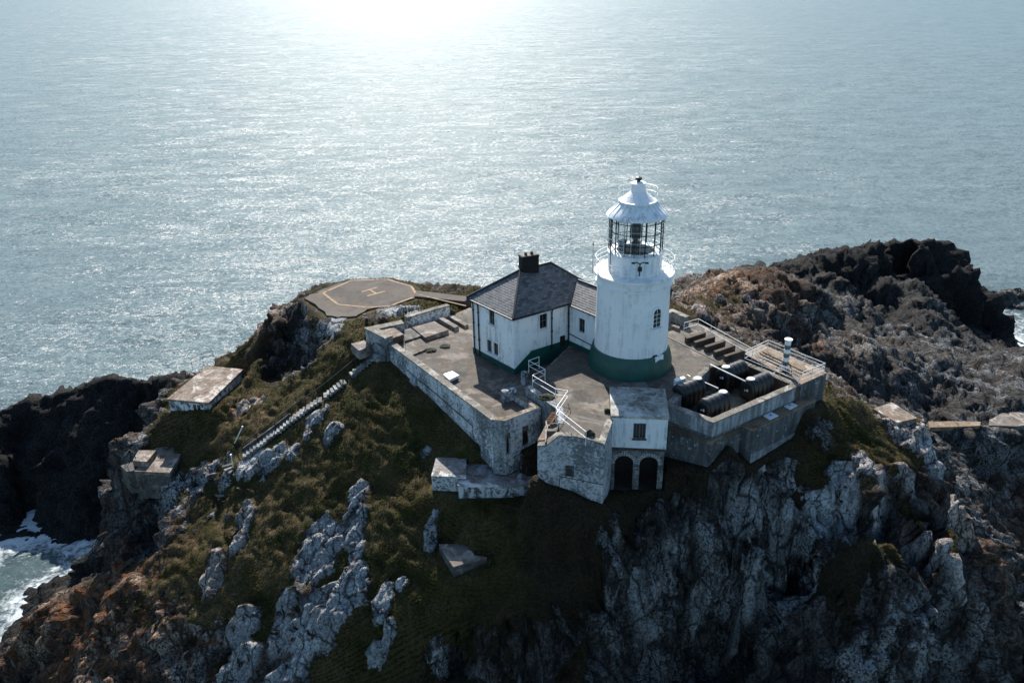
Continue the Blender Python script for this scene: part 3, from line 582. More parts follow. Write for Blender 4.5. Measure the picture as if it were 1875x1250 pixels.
disp_r = disp_r*(.55+.6*st)*(1+far*.35)
# outcrops: tilted ribs with broken edges, aligned with the fall of the slope
omr = smooth(.1, .5, om.ravel())
dh = nn[:, :2]/(np.linalg.norm(nn[:, :2], axis=1, keepdims=True)+1e-6)
q2 = np.stack([pp[:, 0]*.71-pp[:, 1]*.71, (pp[:, 0]*.71+pp[:, 1]*.71)*.32, pp[:, 2]*.32], 1)
h5, c5 = facets(q2*1.25+wob*.15, 77); h6, c6 = facets(q2*2.9+wob*.1, 99)
disp_o = h5*.52+(c5-1)*.26+h6*.20+(c6-1)*.09+ridged(pp*2.2, 4, .6)*.10+.12
disp_r = disp_r*(1-omr)+disp_o*omr
crk2 = c3
# grass relief: tussocks combed down the slope
tu = np.stack([pp[:, 0], pp[:, 1], pp[:, 2]*.6], 1)
tq = np.stack([(pp[:, 0]+pp[:, 1])*.71*1.25+pp[:, 2]*.3, (pp[:, 0]-pp[:, 1])*.71*.62, pp[:, 2]*.3], 1)+wob*.3
tus = np.abs(fbm(tq*.85+3, 3, .5)); disp_g = (.30-tus*1.5)*.46+fbm(pp*.3+8, 3, .5)*.5
amp = (1-fl)
fl_r = np.minimum(disp_r, .1)*fl*.0
disp = (disp_g*(1-rockm)+disp_r*rockm)*amp-.02
ph = pp+nn*disp[:, None]
# ledges: the bedding steps on far rocks
V1 = ph.reshape(V0.shape)
for poly, top, inset in ((LOWER, -.45, .0), (UPPER, .55, .0)):
    ins = in_poly(V1[..., 0], V1[..., 1], poly); V1[..., 2] = np.where(ins, np.minimum(V1[..., 2], top), V1[..., 2])
ny, nx = GX.shape
ii = np.arange(ny*nx).reshape(ny, nx)
quads = np.stack([ii[:-1, :-1], ii[:-1, 1:], ii[1:, 1:], ii[1:, :-1]], -1).reshape(-1, 4)
zq = V1.reshape(-1, 3)[:, 2][quads].max(1); quads = quads[zq > SEA-3.5]
used = np.unique(quads); rm = np.full(ny*nx, -1); rm[used] = np.arange(len(used)); quads = rm[quads]
VV = V1.reshape(-1, 3)[used]
me = bpy.data.meshes.new('terrain')
me.vertices.add(len(VV)); me.vertices.foreach_set('co', VV.astype(np.float32).ravel())
me.loops.add(len(quads)*4); me.loops.foreach_set('vertex_index', quads.astype(np.int32).ravel())
me.polygons.add(len(quads)); me.polygons.foreach_set('loop_start', np.arange(0, len(quads)*4, 4, dtype=np.int32))
me.update(calc_edges=True)
def setattr_(me, name, a):
    at = me.attributes.new(name, 'FLOAT', 'POINT'); at.data.foreach_set('value', np.asarray(a, np.float32).ravel())
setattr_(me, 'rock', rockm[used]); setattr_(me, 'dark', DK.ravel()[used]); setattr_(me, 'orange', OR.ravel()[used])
setattr_(me, 'pale', smooth(.25, .6, om.ravel()[used])); setattr_(me, 'crack', (crack*.5+crk2*.5)[used])
me.shade_smooth()
terrain = bpy.data.objects.new('terrain', me); COL.objects.link(terrain); tag(terrain, kind='structure')

def m_terrain():
    t = NT('rock_and_turf')
    rock, dark, orange, pale = [t.attr(n) for n in ('rock', 'dark', 'orange', 'pale')]
    up = t.n('ShaderNodeSeparateXYZ', Vector=t.n('ShaderNodeNewGeometry').outputs['Normal']).outputs[2]
    zz = t.n('ShaderNodeSeparateXYZ', Vector=t.pos).outputs[2]
    n1 = t.noise(.30, 6, .68); n3 = t.noise(5, 6, .75); n4 = t.noise(16, 3, .7)
    n2 = t.noise(.95, 8, .72, t.scale((1, 1, .5)), .6)
    wv = t.n('ShaderNodeVectorMath', {'operation': 'ADD'}); nw = t.n('ShaderNodeTexNoise', Vector=t.pos, Scale=.7, Detail=4.0)
    t.put(wv.inputs[0], t.pos); t.put(wv.inputs[1], nw.outputs['Color']); wp = wv.outputs[0]
    j1 = t.vor(1.0, 'DISTANCE_TO_EDGE', t.scale((.55, .55, .16), wp)); j2 = t.vor(1.0, 'DISTANCE_TO_EDGE', t.scale((1.9, 1.9, .75), wp))
    joint = t.math('MULTIPLY', t.step(j1, .0, .055), t.math('ADD', .45, t.math('MULTIPLY', t.step(j2, .0, .07), .55)))
    mix_ = t.math('ADD', t.math('MULTIPLY', n2, .62), t.math('MULTIPLY', n3, .38))
    c = t.ramp(mix_, [(.40, (.010, .0098, .0094)), (.475, (.030, .029, .0275)), (.535, (.088, .085, .080)), (.62, (.19, .187, .18))])
    # pale crust lichen
    lv = t.noise(.42, 7, .7, t.scale((1, 1, .45)))
    lich = t.math('MULTIPLY', t.math('MULTIPLY', t.step(lv, .47, .55), t.step(t.noise(.13, 4, .6, t.scale((1, 1, .3))), .42, .55)), t.step(n3, .42, .53))
    lich = t.math('MAXIMUM', t.math('MULTIPLY', lich, .85), t.math('MULTIPLY', pale, t.math('MULTIPLY', t.step(n2, .36, .46), t.math('ADD', .35, t.math('MULTIPLY', t.step(n3, .42, .54), .65)))))
    lich = t.math('MULTIPLY', lich, t.math('SUBTRACT', 1.0, t.step(dark, .30, .75)))
    c = t.mix(lich, c, t.mix(t.step(n1, .35, .65), (.38, .405, .415), (.58, .605, .61)))
    c = t.mix(t.math('MULTIPLY', t.math('SUBTRACT', 1.0, joint), .85), c, (.007, .007, .007))
    # orange and brown lichen on the tops
    ol = t.math('MULTIPLY', t.step(t.noise(.8, 7, .72), .40, .54), t.step(up, -.05, .45))
    ol = t.math('MULTIPLY', t.math('MULTIPLY', ol, orange), t.step(n3, .3, .55), clamp=True)
    c = t.mix(t.math('MULTIPLY', ol, .68), c, t.mix(t.step(t.noise(1.3, 4, .6), .45, .62), (.10, .060, .033), (.23, .092, .022)))
    c = t.mix(t.math('MULTIPLY', t.step(orange, .2, .9), .75), c, t.mix(1.0, c, (1.35, .92, .62), 'MULTIPLY'))
    # wet black weed and tar lichen low down; dark: black rock, painted cliff shade
    low = t.math('MAXIMUM', t.math('MULTIPLY', t.step(dark, .1, .85), .94), t.step(t.math('ADD', zz, t.math('MULTIPLY', n1, 4.0)), -29.5, -33.5))
    c = t.mix(low, c, t.mix(t.step(n3, .4, .7), (.010, .010, .010), (.050, .048, .046)))
    # turf
    g = t.ramp(t.noise(.75, 6, .66), [(.3, (.014, .012, .005)), (.44, (.048, .053, .008)), (.55, (.062, .052, .012)), (.68, (.085, .053, .019))])
    comb = t.noise(1, 4, .6, t.scale((5, 5, 7), rot=(.5, .3, .8)))
    g = t.mix(t.step(comb, .40, .62), t.mix(.6, g, (.008, .007, .004)), g)
    g = t.mix(t.math('MULTIPLY', t.step(t.noise(.35, 6, .65), .40, .56), t.math('ADD', t.math('MULTIPLY', orange, 1.3), .1), clamp=True), g, t.mix(t.step(n3, .4, .6), (.070, .042, .019), (.17, .115, .065)))
    g = t.mix(t.math('MULTIPLY', t.step(dark, .03, .22), .9), g, t.mix(t.step(n3, .4, .62), (.010, .008, .005), (.040, .026, .014)))  # turf goes brown by dark; shade below the store is painted in
    edge = t.math('ADD', rock, t.math('MULTIPLY', t.math('SUBTRACT', n3, .5), .9))
    rmask = t.step(edge, .38, .58)
    c = t.mix(rmask, g, c)
    t.bsdf(Base_Color=c, Roughness=t.math('SUBTRACT', .92, t.math('MULTIPLY', low, .25)))
    t.put(t.b.inputs['Specular IOR Level'], t.math('SUBTRACT', .2, t.math('MULTIPLY', low, .17)))
    hr = t.math('ADD', t.math('MULTIPLY', n2, 1.3), t.math('ADD', t.math('MULTIPLY', n3, .5), t.math('MULTIPLY', joint, .22)))
    hr = t.math('ADD', hr, t.math('MULTIPLY', n4, .12))
    hg = t.math('ADD', t.math('MULTIPLY', comb, .5), t.math('MULTIPLY', n4, .35))
    h = t.n('ShaderNodeMix', {'data_type': 'FLOAT'}); t.put(h.inputs[0], rmask); t.put(h.inputs[2], hg); t.put(h.inputs[3], hr)
    t.bump(h.outputs[0], .42, .9)
    return t.m
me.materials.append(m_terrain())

# grass: tufts leaning down the slope, on the turf within view
def grass(n_tuft=120000):
    Vt = V1.reshape(-1, 3); keep = (rockm < .45) & (fl < .75) & (Vt[:, 1] < 92) & (Vt[:, 2] > -26) & (DK.ravel()+.12*nf < .16)
    X = GX.ravel(); Y = GY.ravel()
    keep &= (np.abs(X) < 46)
    cand = np.where(keep)[0]
    dx = np.gradient(gx); dy = np.gradient(gy); area = (dy[:, None]*dx[None, :]).ravel()[cand]/np.maximum(nn[cand, 2], .3)
    # in view
    w = (Vt[cand]-[0, 0, CZ]); dep = w@FW; u = IW/2+FPX*(w@RT)/dep; v = IH/2-FPX*(w@UP)/dep
    m = (u > -60) & (u < IW+60) & (v > 400) & (v < IH+90); cand = cand[m]; area = area[m]
    sel = rng.choice(cand, n_tuft, p=area/area.sum())
    base = Vt[sel]+np.stack([rng.uniform(-.11, .11, n_tuft), rng.uniform(-.1, .1, n_tuft), np.zeros(n_tuft)], 1)
    n = nn[sel]; down = np.stack([n[:, 0], n[:, 1], np.zeros(n_tuft)], 1)
    sw = fbm(base*.5+3, 2); ang = sw*1.6
    dr = np.stack([down[:, 0]*np.cos(ang)-down[:, 1]*np.sin(ang), down[:, 0]*np.sin(ang)+down[:, 1]*np.cos(ang), down[:, 2]], 1)
    out_v = []; out_f = []; out_c = []
    o = 0; col = np.clip(.5+.55*fbm(base*.45+20, 3)+rng.normal(0, .13, n_tuft), 0, 1)
    for b in range(3):
        a = rng.uniform(0, 2*PI, n_tuft); ln = rng.uniform(.09, .22, n_tuft)*(1+.4*sw)
        side = np.stack([np.cos(a), np.sin(a), np.zeros(n_tuft)], 1)
        d = np.array([0, 0, .50])+dr*1.5+np.roll(side, 1, 1)*np.array([1, 1, 0])*.35; d /= np.linalg.norm(d, axis=1, keepdims=True)
        p0 = base-[0, 0, .04]+side*.03; wv = side*(.016+.010*rng.random((n_tuft, 1)))
        tip = p0+d*ln[:, None]*np.array([1, 1, .75]); mid = p0+d*ln[:, None]*.55
        vs = np.stack([p0-wv, p0+wv, mid+wv*.75, mid-wv*.75, tip], 1)
        i0 = o+np.arange(n_tuft)[:, None]*5
        out_v.append(vs.reshape(-1, 3)); out_f.append((i0, )); out_c.append(np.repeat(np.clip(col+rng.normal(0, .08, n_tuft), 0, 1), 5)); o += n_tuft*5
    Vg = np.concatenate(out_v); starts = np.concatenate([f[0].ravel() for f in out_f])
    quad = starts[:, None]+np.array([0, 1, 2, 3]); tri = starts[:, None]+np.array([3, 2, 4])
    g = bpy.data.meshes.new('grass'); g.vertices.add(len(Vg)); g.vertices.foreach_set('co', Vg.astype(np.float32).ravel())
    li = np.concatenate([quad.ravel(), tri.ravel()]).astype(np.int32); g.loops.add(len(li)); g.loops.foreach_set('vertex_index', li)
    ls = np.concatenate([np.arange(0, len(quad)*4, 4), len(quad)*4+np.arange(0, len(tri)*3, 3)]).astype(np.int32)
    g.polygons.add(len(ls)); g.polygons.foreach_set('loop_start', ls); g.update(calc_edges=True)
    setattr_(g, 'tone', np.concatenate(out_c))
    t = NT('grass_blades'); c = t.ramp(t.attr('tone'), [(.15, (.018, .016, .006)), (.4, (.056, .064, .009)), (.6, (.078, .068, .016)), (.85, (.12, .075, .028))])
    t.bsdf(Base_Color=c, Roughness=.8); t.b.inputs['Specular IOR Level'].default_value = .15
    tl = t.n('ShaderNodeBsdfTranslucent', Color=c); mx = t.n('ShaderNodeMixShader', Fac=.45)
    t.t.links.new(t.b.outputs[0], mx.inputs[1]); t.t.links.new(tl.outputs[0], mx.inputs[2]); t.t.links.new(mx.outputs[0], t.out.inputs[0])
    g.materials.append(t.m)
    ob = bpy.data.objects.new('grass', g); COL.objects.link(ob)
    tag(ob, 'dark olive and brown tussock grass covering the slopes', 'grass', kind='stuff')
grass()

# ------------------------------------------------------------------ sea
def sea():
    sx = axis([(-40000, 9000), (-4000, 2500), (-400, 200), (-130, 14), (-100, 1.0), (130, 1.0), (160, 14), (400, 200), (4000, 2500), (40000, 9000)])
    sy = axis([(-3000, 1500), (-40, 30), (20, 10), (40, 1.0), (200, 1.0), (230, 14), (800, 200), (6000, 2500), (60000, 9000)])
    X, Y = np.meshgrid(sx, sy); ny_, nx_ = X.shape
    from_land = np.zeros(X.shape)
    # nearness to the shore from the land heights
    j = np.clip(np.searchsorted(gy, Y), 1, len(gy)-1); i = np.clip(np.searchsorted(gx, X), 1, len(gx)-1)
    inside = (X > gx[0]) & (X < gx[-1]) & (Y > gy[0]) & (Y < gy[-1])
    hb = blur(np.minimum(V1[..., 2], -30), 9); h = np.where(inside, hb[j, i], -39)
    foam = smooth(-37.8, -34.0, h)
    ch = in_poly(X, Y, [(-75, 50), (-42, 50), (-42, 92), (-80, 92)]).astype(float)
    foam = np.maximum(foam, ch*.50); foam = blur(foam, 2)
    p = np.stack([X.ravel(), Y.ravel(), np.zeros(X.size)], 1); near = np.exp(-np.maximum(0, np.hypot(p[:, 0], p[:, 1]-80)-150)/40)
    z = SEA+(fbm(p*np.array([.10, .17, 1])+2, 3)*.28+np.abs(fbm(p*.33+9, 2))*.25*foam.ravel())*near
    m = bpy.data.meshes.new('sea'); v = np.stack([X.ravel(), Y.ravel(), z], 1)
    I = np.arange(nx_*ny_).reshape(ny_, nx_); q = np.stack([I[:-1, :-1], I[:-1, 1:], I[1:, 1:], I[1:, :-1]], -1).reshape(-1, 4)
    m.from_pydata(v.tolist(), [], q.tolist()); setattr_(m, 'foam', foam); m.shade_smooth()
    t = NT('sea_water'); fo = t.attr('foam')
    # the tilt of every facet of the waves, from swell down to ripples, as slopes in x and y
    def slopes(sc, det, stretch, rot, k):
        n = t.n('ShaderNodeTexNoise', Vector=t.scale((1, stretch, 1), rot=(0, 0, rot*.8)), Scale=sc, Detail=det, Roughness=.6).outputs['Color']
        a = t.n('ShaderNodeVectorMath', {'operation': 'SUBTRACT'}); t.put(a.inputs[0], n); a.inputs[1].default_value = (.5, .5, .5)
        b = t.n('ShaderNodeVectorMath', {'operation': 'MULTIPLY'}); t.put(b.inputs[0], a.outputs[0]); b.inputs[1].default_value = (k*.84, k*.54, 0); return b.outputs[0]
    def vadd(a, b): n = t.n('ShaderNodeVectorMath', {'operation': 'ADD'}); t.put(n.inputs[0], a); t.put(n.inputs[1], b); return n.outputs[0]
    lane = t.step(t.noise(.012, 4, .6, t.scale((1, 2.2, 1), rot=(0, 0, .3))), .35, .65)     # wind lanes: calmer and rougher water
    sl_ = vadd(vadd(slopes(.045, 3, 2.4, .30, .75), slopes(.16, 3, 2.0, .45, .9)), vadd(slopes(.8, 3, 1.4, .25, 1.7), slopes(3.0, 2, 1.15, .6, 2.1)))
    sc_ = t.n('ShaderNodeVectorMath', {'operation': 'SCALE'}); t.put(sc_.inputs[0], sl_); t.put(sc_.inputs['Scale'], t.math('ADD', .8, t.math('MULTIPLY', lane, .4)))
    nv = t.n('ShaderNodeVectorMath', {'operation': 'NORMALIZE'}); t.put(nv.inputs[0], vadd(sc_.outputs[0], (0, 0, 1)))
    t.put(t.b.inputs['Normal'], nv.outputs[0])
    fn = t.noise(.30, 8, .72, dist=1.6); fn2 = t.noise(.9, 7, .72, dist=1.2)
    fm = t.math('MULTIPLY', t.step(t.math('ADD', t.math('MULTIPLY', fo, .50), t.math('MULTIPLY', t.math('ADD', fn, fn2), .5)), .83, 1.02), t.step(fo, .12, .5))
    c = t.mix(fo, (.102, .140, .150), (.030, .052, .055))
    c = t.mix(fm, c, (.50, .54, .55))
    t.bsdf(Base_Color=c, Roughness=t.math('ADD', .33, t.math('MULTIPLY', fm, .5))); t.b.inputs['IOR'].default_value = 1.333; t.b.inputs['Specular IOR Level'].default_value = .085
    m.materials.append(t.m); o = bpy.data.objects.new('sea', m); COL.objects.link(o); tag(o, kind='structure')
sea()
# ------------------------------------------------------------------ built things
def V3(q, z): return Vector((q[0], q[1], z))
def poly_px(px, z): return [P(u, v, z)[:2] for u, v in px]
def solid(name, px, ztop, z0, mat, parent=None, bevel=.02, worn=None, zs=None):
    m = MB(); m.prism(poly_px(px, ztop), z0, zs if zs is not None else ztop)
    o = m.build(name, mat, parent, bevel=0 if worn else bevel)
    if worn: rough(o, *worn)
    return o
def loft_wall(line, zt, zb, thick, name, mat, parent=None, cop=None, side=1, worn=(.4, .07, 1.3), copw=.06, coph=.12):
    """a wall along a ground line; thickness grows to the left of the line (side=1) or right (-1)"""
    pts = [Vector((p[0], p[1])) for p in line]; n = len(pts)
    off = []
    for i in range(n):
        d0 = (pts[i]-pts[i-1]).normalized() if i else (pts[1]-pts[0]).normalized()
        d1 = (pts[i+1]-pts[i]).normalized() if i < n-1 else d0
        n0 = Vector((-d0.y, d0.x)); n1 = Vector((-d1.y, d1.x)); b = (n0+n1).normalized(); k = 1/max(.4, b.dot(n0))
        off.append(b*k*side)
    def body(z0, z1, t0, t1):
        m = MB(); vs = []
        for i in range(n):
            a = pts[i]+off[i]*t0; b = pts[i]+off[i]*t1
            vs += [(a.x, a.y, z0[i]), (b.x, b.y, z0[i]), (b.x, b.y, z1[i]), (a.x, a.y, z1[i])]
        fs = []
        for i in range(n-1):
            for k in range(4): fs.append([4*i+k, 4*i+(k+1) % 4, 4*i+4+(k+1) % 4, 4*i+4+k])
        fs += [[0, 1, 2, 3], [4*n-4+k for k in range(4)][::-1]]; m.add(vs, fs); return m
    zt = list(zt) if hasattr(zt, '__len__') else [zt]*n; zb = list(zb) if hasattr(zb, '__len__') else [zb]*n
    h = coph if cop else 0
    o = body(zb, [z-h for z in zt], 0, thick).build(name, mat, parent)
    if worn: rough(o, *worn)
    c = None
    if cop:
        c = body([z-h+.004 for z in zt], zt, -copw, thick+copw).build('coping', cop, o if parent is None else parent)
        rough(c, .5, .035, 1.5)
    return o
def wallgrid(m, p0, p1, z0, z1, holes, thick=.0, uvscale=True):
    """upright wall face from p0 to p1 with rectangular openings (s0, s1, za, zb)"""
    p0 = Vector((p0[0], p0[1])); p1 = Vector((p1[0], p1[1])); d = (p1-p0); Ln = d.length; d /= Ln
    xs = sorted({0, Ln, *[h[0] for h in holes], *[h[1] for h in holes]}); zs = sorted({z0, z1, *[h[2] for h in holes], *[h[3] for h in holes]})
    for i in range(len(xs)-1):
        for j in range(len(zs)-1):
            cx, cz = (xs[i]+xs[i+1])/2, (zs[j]+zs[j+1])/2
            if any(h[0] < cx < h[1] and h[2] < cz < h[3] for h in holes): continue
            q = [(xs[i], zs[j]), (xs[i+1], zs[j]), (xs[i+1], zs[j+1]), (xs[i], zs[j+1])]
            m.add([(p0.x+d.x*s, p0.y+d.y*s, z) for s, z in q], [[0, 1, 2, 3]])
    return p0, d

# ---- the lighthouse
TX = np.array([9.75, 59.2]); TZ = 1.2
def lighthouse():
    t = empty('lighthouse', (*TX, TZ), 'white round lighthouse tower with dark green base and glazed lantern', 'lighthouse')
    c = (*TX, 0.0)
    m = MB(); m.lathe([(3.02, 1.9), (3.0, 2.3), (2.93, 5), (2.88, 8.2), (2.9, 8.42), (3.02, 8.5), (3.02, 8.62), (2.9, 8.66), (2.93, 8.95), (3.0, 9.2), (3.08, 9.3)], 96, c)
    body = m.build('tower', WHITE2, t, smooth_=35)
    m = MB(); m.lathe([(3.40, .6), (3.40, 1.9), (3.30, 2.35), (3.12, 2.98), (3.07, 3.0), (2.9, 3.0)], 96, c); pl = m.build('plinth', GREEN, t, smooth_=35)
    m = MB(); m.lathe([(2.0, 9.26), (3.12, 9.26), (3.17, 9.3), (3.17, 9.42), (3.12, 9.46), (2.0, 9.5)], 96, c); m.build('gallery', WHITE2, t, smooth_=30)
    # gallery railing
    rl = MB()
    for z, r in ((10.55, .028), (10.2, .020), (9.85, .020)):
        rl.tube([(TX[0]+3.06*math.cos(a), TX[1]+3.06*math.sin(a), z) for a in np.linspace(0, 2*PI, 73)], r, 6, cap=False)
    ro = rl.build('gallery_railing', RAIL, t, smooth_=60)
    for k in range(20):
        a = 2*PI*k/20; q = (TX[0]+3.06*math.cos(a), TX[1]+3.06*math.sin(a))
        p = MB(); p.tube([(*q, 9.42), (*q, 10.56)], .020, 6); p.build('post', RAIL, ro, smooth_=60)
    # lantern: murette, glazing, roof
    m = MB(); m.lathe([(2.2, 9.44), (2.16, 9.5), (2.12, 9.7), (2.1, 10.9), (2.16, 10.94), (2.16, 11.06), (2.08, 11.1), (1.45, 11.1), (1.45, 11.0), (1.78, 11.0), (1.78, 9.6)], 72, c); mu = m.build('lantern_wall', WHITE2, t, smooth_=35)
    m = MB(); m.lathe([(1.80, 10.3), (0.01, 10.3)], 48, c); m.build('lantern_floor', MURETTE, t)
    m = MB()
    for k in range(16):
        a = 2*PI*(k+.5)/16; q = (TX[0]+2.06*math.cos(a), TX[1]+2.06*math.sin(a)); m.box((*q, 12.5), (.085, .05, 2.85), a)
    for z in (11.9, 12.75, 13.55):
        m.tube([(TX[0]+2.06*math.cos(a), TX[1]+2.06*math.sin(a), z) for a in np.linspace(0, 2*PI, 49)], .034, 5, cap=False)
    m.build('lantern_frame', IRON, t)
    m = MB(); m.lathe([(2.02, 11.1), (2.02, 13.92)], 64, c); m.build('lantern_glass', LGLASS, t, smooth_=60)
    m = MB()
    for z in (11.35, 12.2, 13.05, 13.86):
        m.tube([(TX[0]+2.2*math.cos(a), TX[1]+2.2*math.sin(a), z) for a in np.linspace(0, 2*PI, 49)], .012, 5, cap=False)
    for k in range(20):
        a = 2*PI*k/20; q = (TX[0]+2.2*math.cos(a), TX[1]+2.2*math.sin(a)); m.tube([(*q, 10.95), (*q, 13.9)], .010, 5)
    m.build('lantern_grille', RAIL, t)
    m = MB(); m.lathe([(1.9, 13.86), (2.30, 13.84), (2.36, 13.9), (2.32, 13.98), (2.1, 14.22), (1.42, 14.86), (1.36, 14.9), (1.46, 14.94), (1.46, 15.02), (1.32, 15.06), (.62, 15.66), (.57, 15.72), (.53, 16.22), (.60, 16.27), (.60, 16.33), (.4, 16.42), (.02, 16.44)], 24, c)
    roof = m.build('lantern_roof', WHITE, t, smooth_=20)
    m = MB()
    for k in range(24):
        a = 2*PI*k/24; m.tube([(TX[0]+2.28*math.cos(a), TX[1]+2.28*math.sin(a), 14.02), (TX[0]+1.42*math.cos(a), TX[1]+1.42*math.sin(a), 14.89)], .03, 4)
    m.build('roof_rib', RAIL, roof)
    m = MB(); m.lathe([(.02, 16.4), (.13, 16.42), (.13, 16.5), (.24, 16.56), (.24, 16.74), (.1, 16.8), (.01, 16.82)], 16, c); m.build('vent_cowl', IRON, roof, smooth_=40)
    m = MB(); m.tube([(*TX, 16.8), (*TX, 17.9)], .014, 5); m.build('lightning_rod', RAIL, roof)
    m = MB()
    for z in (15.5, 15.95):
        m.tube([(TX[0]+1.46*math.cos(a), TX[1]+1.46*math.sin(a), z) for a in np.linspace(0, 2*PI, 37)], .012, 5, cap=False)
    for k in range(9):
        a = 2*PI*k/9+.2; q = (TX[0]+1.46*math.cos(a), TX[1]+1.46*math.sin(a)); m.tube([(*q, 15.0), (*q, 15.96)], .012, 5)
    m.build('roof_railing', RAIL, roof)
    m = MB()
    for z in np.arange(11.0, 14.1, .28): m.tube([(TX[0]-1.55, TX[1]-1.72, z), (TX[0]-1.2, TX[1]-1.98, z)], .014, 4)
    for q in ((-1.55, -1.72), (-1.2, -1.98)): m.tube([(TX[0]+q[0], TX[1]+q[1], 10.9), (TX[0]+q[0], TX[1]+q[1], 14.05), (TX[0]+q[0]*.68, TX[1]+q[1]*.68, 14.95)], .018, 5)
    m.build('ladder', RAIL, t)
    # lens apparatus
    m = MB(); m.lathe([(.32, 10.3), (.32, 11.6), (.46, 11.65), (.46, 11.75), (.2, 11.8), (.2, 12.0), (.42, 12.06), (.5, 12.4), (.5, 12.8), (.42, 13.1), (.3, 13.16), (.34, 13.3), (.34, 13.7), (.1, 13.8)], 16, c)
    for a in (.3, 1.9, 3.5, 5.1): m.beam((TX[0]+.5*math.cos(a), TX[1]+.5*math.sin(a), 10.3), (TX[0]+.5*math.cos(a), TX[1]+.5*math.sin(a), 13.7), .05, .05)
    m.build('lens', LENS, t, smooth_=30)
    m = MB(); m.box((TX[0]-1.1, TX[1]-.5, 11.25), (.5, .4, 1.5), .4); m.box((TX[0]-1.1, TX[1]-.5, 12.02), (.56, .46, .06), .4); m.build('control_cabinet', IRON, t)
    # window with its surround, low on the sunlit side; a vent and a bracket lamp
    def at_ang(px, py, r):
        d = ray(px, py); o = np.array([0, 0, CZ]); A = d[0]**2+d[1]**2; B = -(d[0]*TX[0]+d[1]*TX[1]); C_ = TX@TX-r*r
        tt = (-B-math.sqrt(max(0, B*B-A*C_)))/A; q = o+d*tt; return q, math.atan2(q[1]-TX[1], q[0]-TX[0])
    q, a = at_ang(1202, 582, 2.94)
    Rm = Matrix.Rotation(a, 3, 'Z')
    def loc(x, y, z): return Vector(q)+Rm@Vector((x, y, z))
    arch = [(-.36, -.75), (.36, -.75), (.36, .42)]+[(.36*math.cos(b), .42+.36*math.sin(b)) for b in np.linspace(0, PI, 13)[1:-1]]+[(-.36, .42)]
    m = MB(); n = len(arch); m.add([loc(.03, y, z) for y, z in arch], [list(range(n))])
    m.add([loc(-.3, y, z) for y, z in arch], [list(range(n))])
    win = m.build('window', WINDARK, t)
    m = MB(); big = [(y*1.32, (z+.1)*1.12-.05) for y, z in arch]
    vs = [loc(.10, y, z) for y, z in arch]+[loc(.10, y, z) for y, z in big]+[loc(-.2, y, z) for y, z in big]+[loc(-.05, y, z) for y, z in arch]
    fs = [[i, (i+1) % n, n+(i+1) % n, n+i] for i in range(n)]+[[n+i, n+(i+1) % n, 2*n+(i+1) % n, 2*n+i] for i in range(n)]+[[3*n+i, 3*n+(i+1) % n, (i+1) % n, i] for i in range(n)]
    m.add(vs, fs); m.build('frame', WHITE2, win)
    m = MB()
    m.box(loc(.05, 0, 0), (.03, .03, 1.5), a)
    for z in (-.4, -.05, .3): m.box(loc(.052, 0, z), (.03, .72, .03), a)
    m.build('glazing_bar', RAIL, win)
    m = MB(); m.box(loc(.12, 0, -.86), (.35, 1.0, .12), a); m.build('sill', WHITE2, win)
    q2, a2 = at_ang(1199, 654, 3.02); m = MB(); m.box(q2, (.12, .38, .34), a2); vent = m.build('vent', IRON, t)
    m = MB(); q3, a3 = at_ang(1206, 655, 3.1); m.box(Vector(q3)+Vector((0, 0, -.1)), (.2, .9, .55), a3); m.build('cable_box', WHITE2, t)
    q4, a4 = at_ang(1085.5, 660, 3.3); m = MB(); m.box(q4, (.08, .12, .42), a4); m.build('sign_plate', LIDM, t)
    q5, a5 = at_ang(1171, 494, 3.05); u = Vector((math.cos(a5), math.sin(a5), 0)); w = Vector((-u.y, u.x, 0)); b0 = Vector(q5)
    m = MB(); m.tube([b0-Vector((0, 0, .5)), b0+u*.1, b0+u*.12+Vector((0, 0, .55))], .05, 6)
    for s in (-1, 1): m.tube([b0+u*.12+Vector((0, 0, .5)), b0+u*.12+w*s*.25+Vector((0, 0, .62)), b0+u*.14+w*s*.55+Vector((0, 0, .6))], .045, 6); m.box(b0+u*.14+w*s*.5+Vector((0, 0, .58)), (.16, .26, .1), a5)
    m.box(b0+u*.16+Vector((0, 0, .1)), (.2, .3, .32), a5)
    m.build('bracket_lamp', IRON, t)
    m = MB(); q6 = np.array([TX[0]-3.32, TX[1]-.3]); m.tube([(*q6, 9.3), (*q6, 11.7)], .02, 5); m.box((*q6, 11.7), (.08, .08, .22)); m.build('aerial', IRON, t)
    m = MB(); q7 = (TX[0]-2.05, TX[1]-.9); m.tube([(*q7, 9.5), (*q7, 12.2)], .035, 5); m.build('aerial', IRON, t)
lighthouse()

